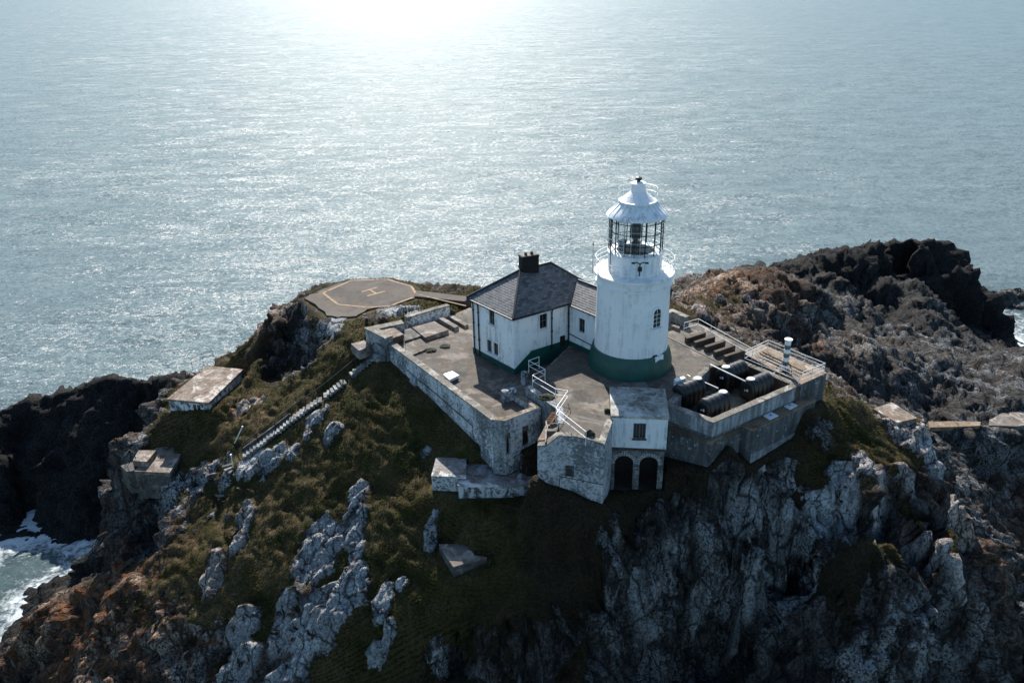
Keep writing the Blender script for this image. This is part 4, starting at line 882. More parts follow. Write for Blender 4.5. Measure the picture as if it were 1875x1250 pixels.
# ---- the keepers' house with its link to the tower
HC = P(942.5, 685)[:2]; HL = P(867, 644)[:2]; HR = P(1041, 630.5, 1.2)[:2]
hb = (HR-HC)/np.linalg.norm(HR-HC); ha = HL-HC; han = ha/np.linalg.norm(ha); HLEN = 9.06; LINKB = float(np.linalg.norm(HR-HC))
def hp(s, t): return HC+ha*s+hb*t            # s 0..1 across, t metres along
EZ, RZ = 5.25, 7.9
def window(parent, p0, p1, px, py, w, h, twin=False, sill=True):
    s, z = on_wall(px, py, p0, p1); p0 = Vector((p0[0], p0[1])); d = (Vector((p1[0], p1[1]))-p0).normalized(); nrm = Vector((d.y, -d.x))
    if (p0+nrm).length > p0.length: nrm = -nrm
    rz = math.atan2(d.y, d.x); c = p0+d*s
    def at(o, u, zz): return Vector((*(c+d*u+nrm*o), z+zz))
    m = MB(); m.box(at(-.10, 0, 0), (w, .04, h), rz); o = m.build('window', WINDARK, parent)
    m = MB(); fw = .17
    for u in (-1, 1): m.box(at(.0, u*(w/2+fw/2), 0), (fw, .12, h+2*fw), rz)
    m.box(at(0, 0, h/2+fw/2), (w-.004, .118, fw), rz)
    m.build('frame', WHITE, o)
    m = MB(); m.box(at(-.07, 0, 0), (.05, .04, h), rz); m.box(at(-.068, 0, 0), (w, .03, .04), rz)
    for u in (-1, 1): m.box(at(-.066, u*(w/2-.03), 0), (.05, .035, h-.004), rz)
    m.build('sash', simple_sash, o)
    m = MB(); m.box(at(.06, 0, -h/2-.07), (w+.3, .26, .1), rz); m.build('sill', WHITE, o)
    return (s-w/2, s+w/2, z-h/2, z+h/2)
simple_sash = simple('grey_sash', (.10, .105, .11), .5)
def keepers_house():
    t = empty('keepers_house', (*HC, 0), "two storey white keepers' house with hipped slate roof and black chimney", 'house')
    A, B, Cn, D = hp(0, 0), hp(1, 0), hp(1, HLEN), hp(0, HLEN)
    # windows first: they tell where the openings are
    hl = [window(t, HC, HL, 901.4, 581.5, .74, 1.28), window(t, HC, HL, 896.8, 633, .62, 1.15), window(t, HC, HL, 908.8, 638.8, .62, 1.15)]
    hr = [window(t, HC, HR, 994.6, 587.5, .78, 1.32)]
    m = MB(); wallgrid(m, HC, HL, -.3, EZ, hl); wallgrid(m, HC, D, -.3, EZ, hr); wallgrid(m, B, Cn, -.3, EZ, []); wallgrid(m, D, Cn, -.3, EZ, [])
    # reveals
    for p0, p1, holes in ((HC, HL, hl), (HC, D, hr)):
        p = Vector((p0[0], p0[1])); d = (Vector((p1[0], p1[1]))-p).normalized(); nr = Vector((d.y, -d.x)); nr = nr if (p+nr).length < p.length else -nr
        for s0, s1, z0, z1 in holes:
            c4 = [(s0, z0), (s1, z0), (s1, z1), (s0, z1)]; o_ = [Vector((*(p+d*s), z)) for s, z in c4]; i_ = [v-Vector((*nr, 0))*.16 for v in o_]
            for k in range(4): m.add([o_[k], o_[(k+1) % 4], i_[(k+1) % 4], i_[k]], [[0, 1, 2, 3]])
    m.build('wall', WHITE, t)
    # quoins: raised blocks at the near corner
    m = MB()
    for k in range(13):
        z = .72+k*.35; w = .34 if k % 2 else .24
        for e in (han, hb): q = HC+e*w/2; nr = np.array([e[1], -e[0]]); nr = nr if np.linalg.norm(q+nr) < np.linalg.norm(q) else -nr; q = q+nr*.008; m.box((*q, z), (w, .03, .33), math.atan2(e[1], e[0]))
    m.build('quoin', WHITE, t)
    # green base: a level band on the yard side, a sloping one beside the steps
    m = MB(); o_ = .035
    def band(p0, p1, zb, zt):
        p0 = np.asarray(p0); p1 = np.asarray(p1); d = (p1-p0)/np.linalg.norm(p1-p0); nr = np.array([d[1], -d[0]]); nr = nr if np.linalg.norm(p0+nr) < np.linalg.norm(p0) else -nr
        q0, q1 = p0+nr*o_, p1+nr*o_; r0, r1 = p0-nr*.1, p1-nr*.1
        m.add([(*q0, zb[0]), (*q1, zb[1]), (*q1, zt[1]), (*q0, zt[0]), (*r0, zb[0]), (*r1, zb[1]), (*r1, zt[1]), (*r0, zt[0])],
              [[0, 1, 2, 3], [3, 2, 6, 7], [4, 7, 6, 5], [0, 4, 5, 1], [0, 3, 7, 4], [1, 5, 6, 2]])
    band(HC-hb*.035, HL, (-.3, -.3), (.48, .48)); band(HC-han*.03, hp(0, 1.75), (-.3, -.3), (.5, 1.72)); band(hp(0, 1.75), hp(0, LINKB), (-.3, -.3), (1.72, 1.72))
    band(B, Cn, (-.3, -.3), (.5, .5))
    m.build('plinth', GREEN, t)
    # roof with slates mapped along eaves and slope
    ov = .28
    c_ = [HC-han*ov-hb*ov, HL+han*ov-hb*ov, Cn+han*ov+hb*ov, D-han*ov+hb*ov]
    r0, r1 = hp(.5, 2.95), hp(.5, HLEN-2.95)
    e = [V3(q, EZ-.02) for q in c_]; r0, r1 = V3(r0, RZ), V3(r1, RZ)
    m = MB(); uvs = []
    def slope_(vs):
        m.add(vs, [list(range(len(vs)))]); d = (vs[1]-vs[0]).normalized(); nr = d.cross((vs[-1]-vs[0])).normalized(); u = nr.cross(d)
        uvs.extend([((v-vs[0]).dot(d), (v-vs[0]).dot(u)) for v in vs])
    slope_([e[1], e[0], r0]); slope_([e[0], e[3], r1, r0]); slope_([e[3], e[2], r1]); slope_([e[2], e[1], r0, r1])
    me_ = MB(); roof = m.build('roof', SLATE, t)
    uv_by(roof, [([e[1], e[0], r0]), ([e[0], e[3], r1, r0]), ([e[3], e[2], r1]), ([e[2], e[1], r0, r1])])
    m = MB()
    for a, b in ((e[0], r0), (e[1], r0), (e[2], r1), (e[3], r1), (r0, r1)): m.tube([a+Vector((0, 0, .03)), b+Vector((0, 0, .04))], .10, 6)
    m.build('ridge_tile', DARKTRIM, roof)
    m = MB()
    for i in range(4): a, b = e[i], e[(i+1) % 4]; m.beam(a-Vector((0, 0, .08)), b-Vector((0, 0, .08)), .12, .13)
    m.build('gutter', DARKTRIM, t)
    # soffit
    m = MB(); m.add([v-Vector((0, 0, .03)) for v in e], [[0, 1, 2, 3]]); m.build('soffit', DARKTRIM, t)
    for (p0, p1, u, v) in ((HC, HL, 868.5, 590), (HC, HL, 877.5, 592), (HC, HR, 1009.5, 600), (HC, HR, 1040, 590)):
        s, z = on_wall(u, v, p0, p1); p0 = Vector((p0[0], p0[1])); d = (Vector((p1[0], p1[1]))-p0).normalized(); nr = Vector((d.y, -d.x)); nr = nr if (p0+nr).length < p0.length else -nr
        q = p0+d*s+nr*.09; m = MB(); m.tube([(*(q+nr*.15), EZ-.1), (*q, EZ-.5), (*q, .05 if p1 is HL else 1.25)], .06, 8)
        for z in (1.6, 3.0, 4.2): m.box((*q, z), (.2, .16, .06))
        m.build('downpipe', DARKTRIM, t, smooth_=50)
    s, z = on_wall(1029.5, 622, HC, HR); p = Vector((HC[0], HC[1])); d = Vector((hb[0], hb[1])); nr = Vector((d.y, -d.x)); q = p+d*s+nr*.03
    m = MB(); m.box((*q, 1.75), (.5, .1, .95), math.atan2(d.y, d.x)); m.build('door', IRON, t)
    # chimney on the ridge
    cq = hp(.5, 3.85); rz = math.atan2(hb[1], hb[0])
    m = MB(); m.box((*cq, 7.9), (1.55, .78, 2.2), rz-.2); m.box((*cq, 8.05), (1.66, .88, .12), rz-.2); m.box((*cq, 9.02), (1.64, .88, .10), rz-.2)
    ch = m.build('chimney', CHIM, roof, bevel=.015)
    m = MB(); m.box((*cq, 9.10), (1.5, .74, .06), rz-.2); m.build('chimney_cap', COPING, ch)
    for k in (-.28, .28):
        m = MB(); m.lathe([(.14, 9.12), (.12, 9.26), (.15, 9.28), (.15, 9.32), (.10, 9.32), (.09, 9.2)], 12, (cq[0]+math.cos(rz-.2)*k, cq[1]+math.sin(rz-.2)*k, 0)); m.build('chimney_pot', POT, ch, smooth_=40)
    # link to the tower
    l0 = HR; ld = -han; lb = hb; LW, LL, LE, LR_ = 3.6, 4.6, 5.1, 6.5
    def lp(u, w): return l0+ld*u+lb*w
    m0 = window(t, lp(0, 0), lp(LL, 0), 1066, 595.5, .72, 1.25)
    m = MB(); wallgrid(m, lp(0, 0), lp(LL, 0), .9, LE, [m0]); wallgrid(m, lp(0, LW), lp(LL, LW), .9, LE, []); m.build('link_wall', WHITE, t)
    a0, a1, b0, b1, k0, k1 = [V3(q, z) for q, z in ((lp(.02, -.22), LE), (lp(LL, -.22), LE), (lp(.02, LW+.22), LE), (lp(LL, LW+.22), LE), (lp(.02-1.0, LW/2), LR_), (lp(LL, LW/2), LR_))]
    m = MB(); m.add([a0, a1, k1, k0], [[0, 1, 2, 3]]); m.add([b1, b0, k0, k1], [[0, 1, 2, 3]]); lr = m.build('link_roof', SLATE_L, t); uv_by(lr, [[a0, a1, k1, k0], [b1, b0, k0, k1]])
    m = MB(); m.tube([k0+Vector((0, 0, .03)), k1+Vector((0, 0, .03))], .09, 6); m.build('ridge_tile', DARKTRIM, lr)
    m = MB(); m.beam(a0-Vector((0, 0, .07)), a1-Vector((0, 0, .07)), .12, .13); m.build('gutter', DARKTRIM, t)
    m = MB(); p0, p1 = lp(0, -.05), lp(LL, -.05); m.tube([V3(p0, 2.3), V3(p1, 2.05)], .04, 6); m.build('cable', DARKTRIM, t)
    m = MB(); p0, p1 = lp(0, -.03), lp(LL, -.03); q0, q1 = lp(0, .1), lp(LL, .1); m.prism([p0, p1, q1, q0], .9, 1.62); m.build('plinth', GREEN, t)
def uv_by(o, polys):
    """slate courses: u along the first edge, v up the slope, in metres"""
    me = o.data; uv = me.uv_layers.new(name='UVMap'); M = MW(o)
    for p in me.polygons:
        c = M@p.center; best = min(polys, key=lambda q: (sum(q, Vector())/len(q)-c).length)
        d = (best[1]-best[0]).normalized(); nr = d.cross(best[-1]-best[0]).normalized(); u = nr.cross(d)
        for li in p.loop_indices: v = M@me.vertices[me.loops[li].vertex_index].co-best[0]; uv.data[li].uv = (v.dot(d)+20, v.dot(u)+20)
SLATE_L = SLATE
keepers_house()

# ---- yards
def inset(poly, d):
    c = [Vector((p[0], p[1])) for p in poly]; n = len(c)
    if sum(c[i].x*c[(i+1) % n].y-c[(i+1) % n].x*c[i].y for i in range(n)) < 0: c = c[::-1]
    out = []
    for i in range(n):
        a = (c[i]-c[i-1]).normalized(); b = (c[(i+1) % n]-c[i]).normalized(); n0 = Vector((-a.y, a.x)); n1 = Vector((-b.y, b.x)); h = n0+n1
        h = h.normalized() if h.length > 1e-4 else n0; out.append(c[i]+h*d/max(.5, h.dot(n0)))
    return out
m = MB(); m.prism(inset(LOWER, .22), -1.2, 0.0); o = m.build('lower_yard', YARD); tag(o, kind='structure')
m = MB(); m.prism(inset(UPPER, .10), -2.0, 1.2); o = m.build('upper_yard', YARD2); tag(o, kind='structure')

# ---- railings
def railing(name, pts, label, h=1.08, every=1.9, mids=(.55,), r=.026, mat=None, group=None, foot=-.05):
    mat = mat or RAIL; pts = [Vector(p) for p in pts]
    t = empty(name, pts[0], label, 'railing', group)
    m = MB()
    for k, f in enumerate((1.0,)+tuple(mids)):
        for a, b in zip(pts[:-1], pts[1:]): m.tube([a+Vector((0, 0, h*f)), b+Vector((0, 0, h*f))], r if k == 0 else r*.85, 6)
    m.build('rail', mat, t, smooth_=50)
    posts = []
    for a, b in zip(pts[:-1], pts[1:]):
        n = max(1, round((b-a).length/every)); posts += [a.lerp(b, i/n) for i in range(n)]
    posts.append(pts[-1])
    for p in posts:
        m = MB(); m.tube([p+Vector((0, 0, foot)), p+Vector((0, 0, h+.01))], r*.95, 6); m.build('post', mat, t, smooth_=50)
    return t
def top(u, v, z, h=1.08): q = P(u, v, z+h); return Vector((q[0], q[1], z))
railing('zigzag_railing', [top(987,653,1.2), top(968,660,1.2), top(998,676,1.2), top(975,687,1.2), top(1017,711.6,1.2), top(1040,715,1.2), top(1018,747,1.2), top(1073,790,1.2)],
        'white zigzag railing between the tower and the ruined store with two doorways')
railing('platform_railing', [top(1365,642,1.2), top(1407,622.5,1.2), top(1511,665,1.2), top(1465,682.7,1.2), top(1365,642,1.2)], 'white railing boxed round the platform with the banded white mast', mids=(.72, .38))
railing('path_railing', [top(1253,591,1.2), top(1279,583.5,1.2), top(1379,639,1.2)], 'long white railing beside the row of brown concrete sleepers', mids=(.5,))

# ---- walls of the lower yard
WL0, WL1 = P(706,624,.4)[:2], P(901,768.5,.45)[:2]
t = empty('long_retaining_wall', (*WL1, -3.4), 'long white limewashed rubble wall above the grass slope', 'wall')
loft_wall([WL0, WL1], [.42, .46], [-2.4, -4.0], .5, 'wall', RUBBLE, t, COPING, side=1, worn=(.5, .09, 1.1))
s, z = on_wall(761, 728, WL0, WL1); q = WL0+(WL1-WL0)/np.linalg.norm(WL1-WL0)*s; dn = (WL1-WL0)/np.linalg.norm(WL1-WL0); nr = np.array([dn[1], -dn[0]]); nr = nr if np.linalg.norm(q+nr) < np.linalg.norm(q) else -nr
m = MB(); a, b = q-dn*.45, q+dn*.45
m.add([V3(a-nr*.1, -1.0), V3(b-nr*.1, -1.0), V3(a+nr*.15, -1.3), V3(b+nr*.15, -1.3), V3(a+nr*.75, -4.2), V3(b+nr*.75, -4.2), V3(a-nr*.1, -4.2), V3(b-nr*.1, -4.2)],
      [[0, 1, 3, 2], [2, 3, 5, 4], [4, 5, 7, 6], [0, 6, 7, 1], [0, 2, 4, 6], [1, 7, 5, 3]]); o = m.build('buttress', RUBBLE2, t); rough(o, .3, .06, 1.5)
m = MB(); p0 = WL0+dn*8.5+nr*.10; p1 = WL0+dn*15.0+nr*.10; m.tube([V3(WL0+dn*4+nr*.11, -.9), V3(p0, -1.0), V3(p1, -1.35), V3(p1, -3.6)], .035, 5); m.build('pipe', IRON, t)
# enclosure walls round the back corner
t = empty('enclosure_wall', (*P(668,600,1)[:2], 0), 'thick coped stone wall round the corner of the lower yard', 'wall')
e0, e1, e2, e3 = [P(u, v, 1.0)[:2] for u, v in ((706,619),(668,600),(735,586),(737,588))]
loft_wall([e0, e1, e2], 1.0, -1.5, .75, 'wall', RUBBLE2, t, COPING, side=-1, worn=(.5, .06, 1.2))
t = empty('garden_wall', (*P(745,581.5,1)[:2], 0), 'pale rubble wall behind the slabs, between landing pad and lower yard', 'wall')
g0, g1 = P(745,581.5,1.0)[:2], P(823,559.5,1.0)[:2]
loft_wall([g0, g1], 1.05, -1.3, .5, 'wall', RUBBLE, t, COPING, side=1, worn=(.45, .07, 1.3))

# ---- ruined store with two doorways at the corner
def ruin():
    t = empty('ruined_store', (*P(924,838,-3)[:2], -3), 'roofless rubble store with two dark doorways at the end of the long wall', 'ruin')
    z = .58; c0, c1, c2, c3, c4 = [P(u, v, zz)[:2] for u, v, zz in ((901,768.5,z), (924.5,770.7,z), (990.7,745,z), (941.6,715,z), (917,721.6,z))]
    for nm, a, b, holes in (('chamfer_wall', c0, c1, []), ('front_wall', c1, c2, [(930.8,813,.62,2.0), (963.3,797,.68,1.75)]), ('side_wall', c2, c3, []), ('back_wall', c3, c4, [])):
        d = (b-a)/np.linalg.norm(b-a); n_ = np.array([d[1], -d[0]]); n_ = n_ if np.linalg.norm(a+n_) < np.linalg.norm(a) else -n_
        hs = []
        for (u, v, w, h) in holes: s, zc = on_wall(u, v, a, b); hs.append((s-w/2, s+w/2, zc-h/2, zc+h/2))
        th = .42; inn = np.mean([c0, c1, c2, c3, c4], axis=0)-a; sgn = 1 if inn@n_ > 0 else -1
        zb = -4.2 if nm != 'back_wall' else -.4
        zt = z if nm != 'back_wall' else .95
        Lw = np.linalg.norm(b-a); ext = 0
        m = MB()
        xs = sorted({0, Lw, *[h[0] for h in hs], *[h[1] for h in hs]}); zs = sorted({zb, zt, *[h[2] for h in hs], *[h[3] for h in hs]})
        for i in range(len(xs)-1):
            for j in range(len(zs)-1):
                cx, cz = (xs[i]+xs[i+1])/2, (zs[j]+zs[j+1])/2
                if any(h[0] < cx < h[1] and h[2] < cz < h[3] for h in hs): continue
                q0, q1 = a+d*xs[i], a+d*xs[i+1]; m.prism([q0, q1, q1+n_*sgn*th, q0+n_*sgn*th], zs[j], zs[j+1])
        bmw = m; o = bmw.build(nm, RUBBLE if nm != 'chamfer_wall' else RUBBLE2, t)
        bm = bmesh.new(); bm.from_mesh(o.data); bmesh.ops.remove_doubles(bm, verts=bm.verts, dist=.001)
        dup = {}
        for f in bm.faces: dup.setdefault(tuple(sorted(v.index for v in f.verts)), []).append(f)
        bmesh.ops.delete(bm, geom=[f for v in dup.values() if len(v) > 1 for f in v], context='FACES'); bm.to_mesh(o.data); bm.free()
        rough(o, .35, .06, 1.5)
    m = MB(); m.prism(inset([c0, c1, c2, c3, c4], .30), -.5, -.12); m.build('floor', YARD, t)
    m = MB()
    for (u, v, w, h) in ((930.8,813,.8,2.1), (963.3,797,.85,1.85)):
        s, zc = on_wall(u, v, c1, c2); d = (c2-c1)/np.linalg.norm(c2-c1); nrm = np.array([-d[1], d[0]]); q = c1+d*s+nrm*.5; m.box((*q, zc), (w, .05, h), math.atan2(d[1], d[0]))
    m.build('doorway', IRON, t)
    # worn cap stones
    m = MB(); ring = [c0, c1, c2, c3]
    o = loft_wall(ring, z+.03, z-.02, .46, 'cap', BROWNCAP, t, None, side=1, worn=(.3, .05, 1.6))
def inn_c(*c): return np.mean(c, axis=0)
BROWNCAP = m_concrete('mossy_cap', (.10, .075, .05), (.17, .13, .09), (.24, .21, .17), rust=.3, moss=.4, sc=1.4, pale=.2)
ruin()

# ---- low slabs and blocks on the lower yard
def thing_slab(name, label, cat, px, ztop, z0, mat, group=None, worn=(.5, .03, 1.4), **k):
    o = solid(name, px, ztop, z0, mat, worn=worn, **k); return tag(o, label, cat, group)
SG = 'concrete remains on the lower yard'
t = empty('concrete_block', (*P(715,619,.85)[:2], 0), 'dark sided block with rust patched top in the corner of the enclosure wall', 'block', SG)
solid('body', [(693,602.7),(715.7,596.5),(738.6,611.5),(715.7,619.4)], .78, -.1, BROWNC, t); solid('top', [(692.6,602.5),(715.7,596),(739.3,611.5),(715.7,619.9)], .86, .782, SLABR, t, worn=(.4, .015, 1.5))
thing_slab('concrete_slab', 'pale low slab between the rust patched block and the big cracked slab', 'slab', [(738,604),(752,600),(773,614),(741,624)], .28, -.1, STEPD, SG)
thing_slab('concrete_slab', 'largest slab of the lower yard, brown with dark holes in its top', 'slab', [(754.4,599),(795,587.7),(821.3,603.6),(778.2,617.6)], .40, -.1, SLABM, SG)
m = thing_slab('concrete_beam', 'long low beam beside the big cracked slab', 'beam', [(803,582.5),(809.5,579.5),(840,597),(832.5,600)], .38, -.1, SLABM, SG)
thing_slab('concrete_beam', "low beam lying next to the keepers' house", 'beam', [(823.5,580),(829.5,577.3),(857.5,593.5),(851,596.3)], .32, -.1, SLABM, SG)
thing_slab('concrete_slab', 'flat slab with a mossy dark front edge, beside the long wall', 'slab', [(742,629),(770,619.5),(788,636),(746,653)], .16, -.1, YARD2, SG)
thing_slab('concrete_slab', 'tilted pale slab in the grass at the head of the stairs', 'slab', [(642.6,629),(666.4,623),(678.7,634.4),(656.7,641.4)], -.35, -1.3, SLABM)
t = empty('white_hatch', (*P(826,690,.3)[:2], 0), 'white raised hatch lid alone on the bare lower yard', 'hatch')
solid('curb', [(813,684.7),(828.4,679.9),(839.7,686.5),(823.3,694.2)], .28, -.05, WHITE, t); solid('lid', [(811.3,684),(828.6,678.6),(841.4,686.3),(823.3,695)], .42, .284, HATCHM, t, bevel=.04)
thing_slab('stone_pier', 'mottled white stone pier at the start of the zigzag railing', 'pier', [(953.6,680),(960,677.5),(967,680.5),(960.6,683.2)], 1.15, -.2, RUBBLE, worn=(.25, .05, 1.8))
# weeds and rubble
def clump(name, label, cat, px, z, r, mat, flat_=.6, group=None, n=1):
    m = MB(); q = P(*px, z); bm = bmesh.new(); bmesh.ops.create_icosphere(bm, subdivisions=3, radius=1)
    v = np.array([w.co[:] for w in bm.verts]); d = 1+.45*fbm(v*1.9+px[0], 3)+.2*fbm(v*5, 2)
    v = v*d[:, None]*np.array([r, r*.8, r*flat_])
    m.add([(q[0]+a, q[1]+b, q[2]+c) for a, b, c in v], [[w.index for w in f.verts] for f in bm.faces]); bm.free()
    o = m.build(name, mat, smooth_=50); return tag(o, label, cat, group)
WEED = simple('dark_moss', (.022, .022, .010), .95, sc=4, var=.6, bump=.05)
clump('moss_cushion', 'long dark moss ridge on the lower yard beside the flat slab', 'moss', (815,634), .02, .5, WEED, .3)
clump('moss_cushion', 'moss cushion at the front edge of the flat slab', 'moss', (789,641), .02, .55, WEED, .35)
clump('weed_clump', 'dark weed tuft at the end of the pale rubble wall', 'weed', (827,572), .1, .38, WEED, .8)
clump('weed_clump', 'weed tuft on the upper yard beside the foot of the zigzag railing', 'weed', (1080,795), 1.35, .35, WEED, .9)
clump('weed_clump', "weed tuft beside the roof of the white store", 'weed', (1113,752), 1.3, .25, WEED, .9)
clump('moss_cushion', 'dark moss strip on the brink above the sunken passage', 'moss', (1000,727), 1.25, .6, WEED, .3)

# ---- landing pad
t = empty('landing_pad', (*P(680,537,-1)[:2], -1), 'octagonal concrete landing pad with a painted H and border', 'landing pad')
ap = []
for i in range(len(PADP)):
    a, b = PADP[i], PADP[(i+1) % len(PADP)]
    for f in np.arange(0, 1, .2): q = a*(1-f)+b*f; ap.append(q+rng.normal(0, .16, 2)*(1 if f else .5))
m = MB(); m.prism(ap, -2.6, -1.0); m.build('apron', PADEDGE, t)
OCT = [(591.6,536.4),(619,557.4),(676,562.8),(714,560),(756,544.6),(761.4,537),(753,524),(708.5,511.3),(642,514)]
oc = np.array([P(u, v, -1.0)[:2] for u, v in OCT]); m = MB(); m.prism(oc, -1.2, -.992); m.build('surface', PAD, t)
def strip(m, a, b, w, z):
    a = np.asarray(a); b = np.asarray(b); d = (b-a)/np.linalg.norm(b-a); n_ = np.array([-d[1], d[0]])*w/2; m.prism([a+n_, b+n_, b-n_, a-n_], z-.05, z)
m = MB()
for i in range(len(oc)):
    a, b = oc[i], oc[(i+1) % len(oc)]
    if i == 4: continue
    strip(m, a, b, .26, -.986+.0006*i)
m.build('border_line', MARK, t)
m = MB(); hcs = [[P(u, v, -1)[:2] for u, v in s] for s in (((662,534.3),(691,526)), ((672.5,541.8),(704.5,533.2)), ((675.5,529.5),(689,537.5)))]
for k, (a, b) in enumerate(hcs): strip(m, a, b, .24, -.985+.001*k)
m.build('letter_h', MARK, t)
# path from pad to house
pth = [P(u, v, -.95)[:2] for u, v in ((759,542),(851,562),(863,553.5),(762,531.5))]
m = MB(); m.prism(pth, -2.2, [-.96, -.3, -.3, -.96]); o = m.build('path', PADEDGE); tag(o, kind='structure')
m = MB(); a, b = P(762,538.2,-.95), P(853,560,-.3); a[2] = -.955; b[2] = -.29; m.beam(a, b, .16, .03); o = m.build('path_line', MARK, None); tag(o, 'thin painted edge line along the path from the landing pad', 'painted line')
# ---- white store over two brick arches
def store():
    q0, q1, q2, q3 = [P(u, v, 1.5)[:2] for u, v in ((1120,759.5),(1224,763.4),(1216.5,710.9),(1117.4,707.8))]
    t = empty('white_store', (*((q0+q1)/2), -4.9), 'small white flat roofed store standing on two dark brick arches', 'store')
    d = (q1-q0)/np.linalg.norm(q1-q0); n_ = np.array([d[1], -d[0]]); W = float(np.linalg.norm(q1-q0))
    m = MB(); m.prism([q0-d*.06+n_*.10, q1+d*.06+n_*.10, q2+d*.06, q3-d*.06], 1.32, 1.5); o = m.build('roof', STOREROOF, t); rough(o, .5, .02, 1.2)
    hole = []
    o = None
    tw = [window_store(t, q0, q1, 1165.5, 788.5, .48, 1.28), window_store(t, q0, q1, 1176.5, 788.5, .48, 1.28)]
    m = MB(); wallgrid(m, q0, q1, -1.25, 1.33, tw); wallgrid(m, q1, q2, -1.25, 1.33, []); wallgrid(m, q0, q3, -1.25, 1.33, [])
    m.build('wall', WHITE3, t)
    m = MB(); a, b = q0+n_*.07-d*.04, q1+n_*.07+d*.04; m.prism([a, b, b-n_*.3, a-n_*.3], -1.42, -1.24); m.build('ledge', BROWNC, t)
    # arches: front skin with two openings, inner jambs
    s0 = 0.05; s1 = W-.10; zb, zt = -5.6, -1.42
    ar = []
    for u in (1142.5, 1188): s, z = on_wall(u, 850, q0, q1); ar.append(s)
    r, zsp = .68, -2.62
    xs = [s0]; m = MB(); uv = []
    def pt(s, z, o=0.): q = q0+d*s+n_*o; return Vector((q[0], q[1], z))
    faces = []
    def quad(s_a, z_a, s_b, z_b, s_c, z_c, s_d, z_d): m.add([pt(s_a, z_a), pt(s_b, z_b), pt(s_c, z_c), pt(s_d, z_d)], [[0, 1, 2, 3]])
    edges_ = [s0, ar[0]-r, ar[0]+r, ar[1]-r, ar[1]+r, s1]
    for a, b in ((0, 1), (2, 3), (4, 5)): quad(edges_[a], zb, edges_[b], zb, edges_[b], zt, edges_[a], zt)
    K = 18
    for c in ar:
        for k in range(K):
            t0, t1 = PI-PI*k/K, PI-PI*(k+1)/K
            quad(c+r*math.cos(t0), zsp+r*math.sin(t0), c+r*math.cos(t1), zsp+r*math.sin(t1), c+r*math.cos(t1), zt, c+r*math.cos(t0), zt)
            m.add([pt(c+r*math.cos(t0), zsp+r*math.sin(t0)), pt(c+r*math.cos(t1), zsp+r*math.sin(t1)), pt(c+r*math.cos(t1), zsp+r*math.sin(t1), -.6), pt(c+r*math.cos(t0), zsp+r*math.sin(t0), -.6)], [[0, 1, 2, 3]])
        for s in (c-r, c+r): m.add([pt(s, zb), pt(s, zsp), pt(s, zsp, -.6), pt(s, zb, -.6)], [[0, 1, 2, 3]])
    m.add([pt(s1, zb), pt(s1, zt), pt(s1, zt, -3), pt(s1, zb, -3)], [[0, 1, 2, 3]])
    o = m.build('arch_wall', BRICK, t)
    me_ = o.data; uv_ = me_.uv_layers.new(name='UVMap'); M = MW(o)
    for p in me_.polygons:
        for li in p.loop_indices:
            v = M@me_.vertices[me_.loops[li].vertex_index].co; w = np.array([v.x, v.y])-q0; uv_.data[li].uv = (float(w@d+w@n_), v.z+10)
    # ring of bricks on each arch
    for c in ar:
        m = MB()
        for k in range(15):
            a = PI*(k+.5)/15; m.box(pt(c+(r+.17)*math.cos(a), zsp+(r+.17)*math.sin(a), .02), (.11, .07, .30), rot=(Matrix.Rotation(math.atan2(d[1], d[0]), 3, 'Z')@Matrix.Rotation(-(a-PI/2), 3, 'Y')).to_quaternion())
        m.build('arch_ring', PALEBRICK, t)
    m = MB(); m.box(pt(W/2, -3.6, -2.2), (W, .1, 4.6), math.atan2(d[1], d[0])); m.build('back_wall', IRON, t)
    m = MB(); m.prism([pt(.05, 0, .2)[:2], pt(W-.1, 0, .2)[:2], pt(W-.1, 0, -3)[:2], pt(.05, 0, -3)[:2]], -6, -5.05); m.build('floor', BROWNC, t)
PALEBRICK = simple('pale_brick', (.30, .31, .31), .9, sc=6, var=.6)
def window_store(parent, p0, p1, px, py, w, h):
    s, z = on_wall(px, py, p0, p1); d = (p1-p0)/np.linalg.norm(p1-p0); n_ = np.array([d[1], -d[0]]); c = p0+d*s; rz = math.atan2(d[1], d[0])
    m = MB(); m.box((*(c-n_*.12), z), (w, .03, h), rz); o = m.build('window', WINDARK, parent)
    m = MB()
    for sx in (-1, 1): m.box((*(c+d*sx*(w/2-.03)-n_*.07), z), (.06, .12, h), rz)
    for sz in (-1, 1): m.box((*(c-n_*.071), z+sz*(h/2-.03)), (w-.124, .12, .06), rz)
    m.box((*(c-n_*.09), z), (.035, .04, h-.13), rz); m.build('frame', simple_sash, o)
    m = MB(); m.box((*(c+n_*.05), z-h/2-.05), (w+.14, .2, .09), rz); m.build('sill', STEPD, o)
    return (s-w/2, s+w/2, z-h/2, z+h/2)
store()
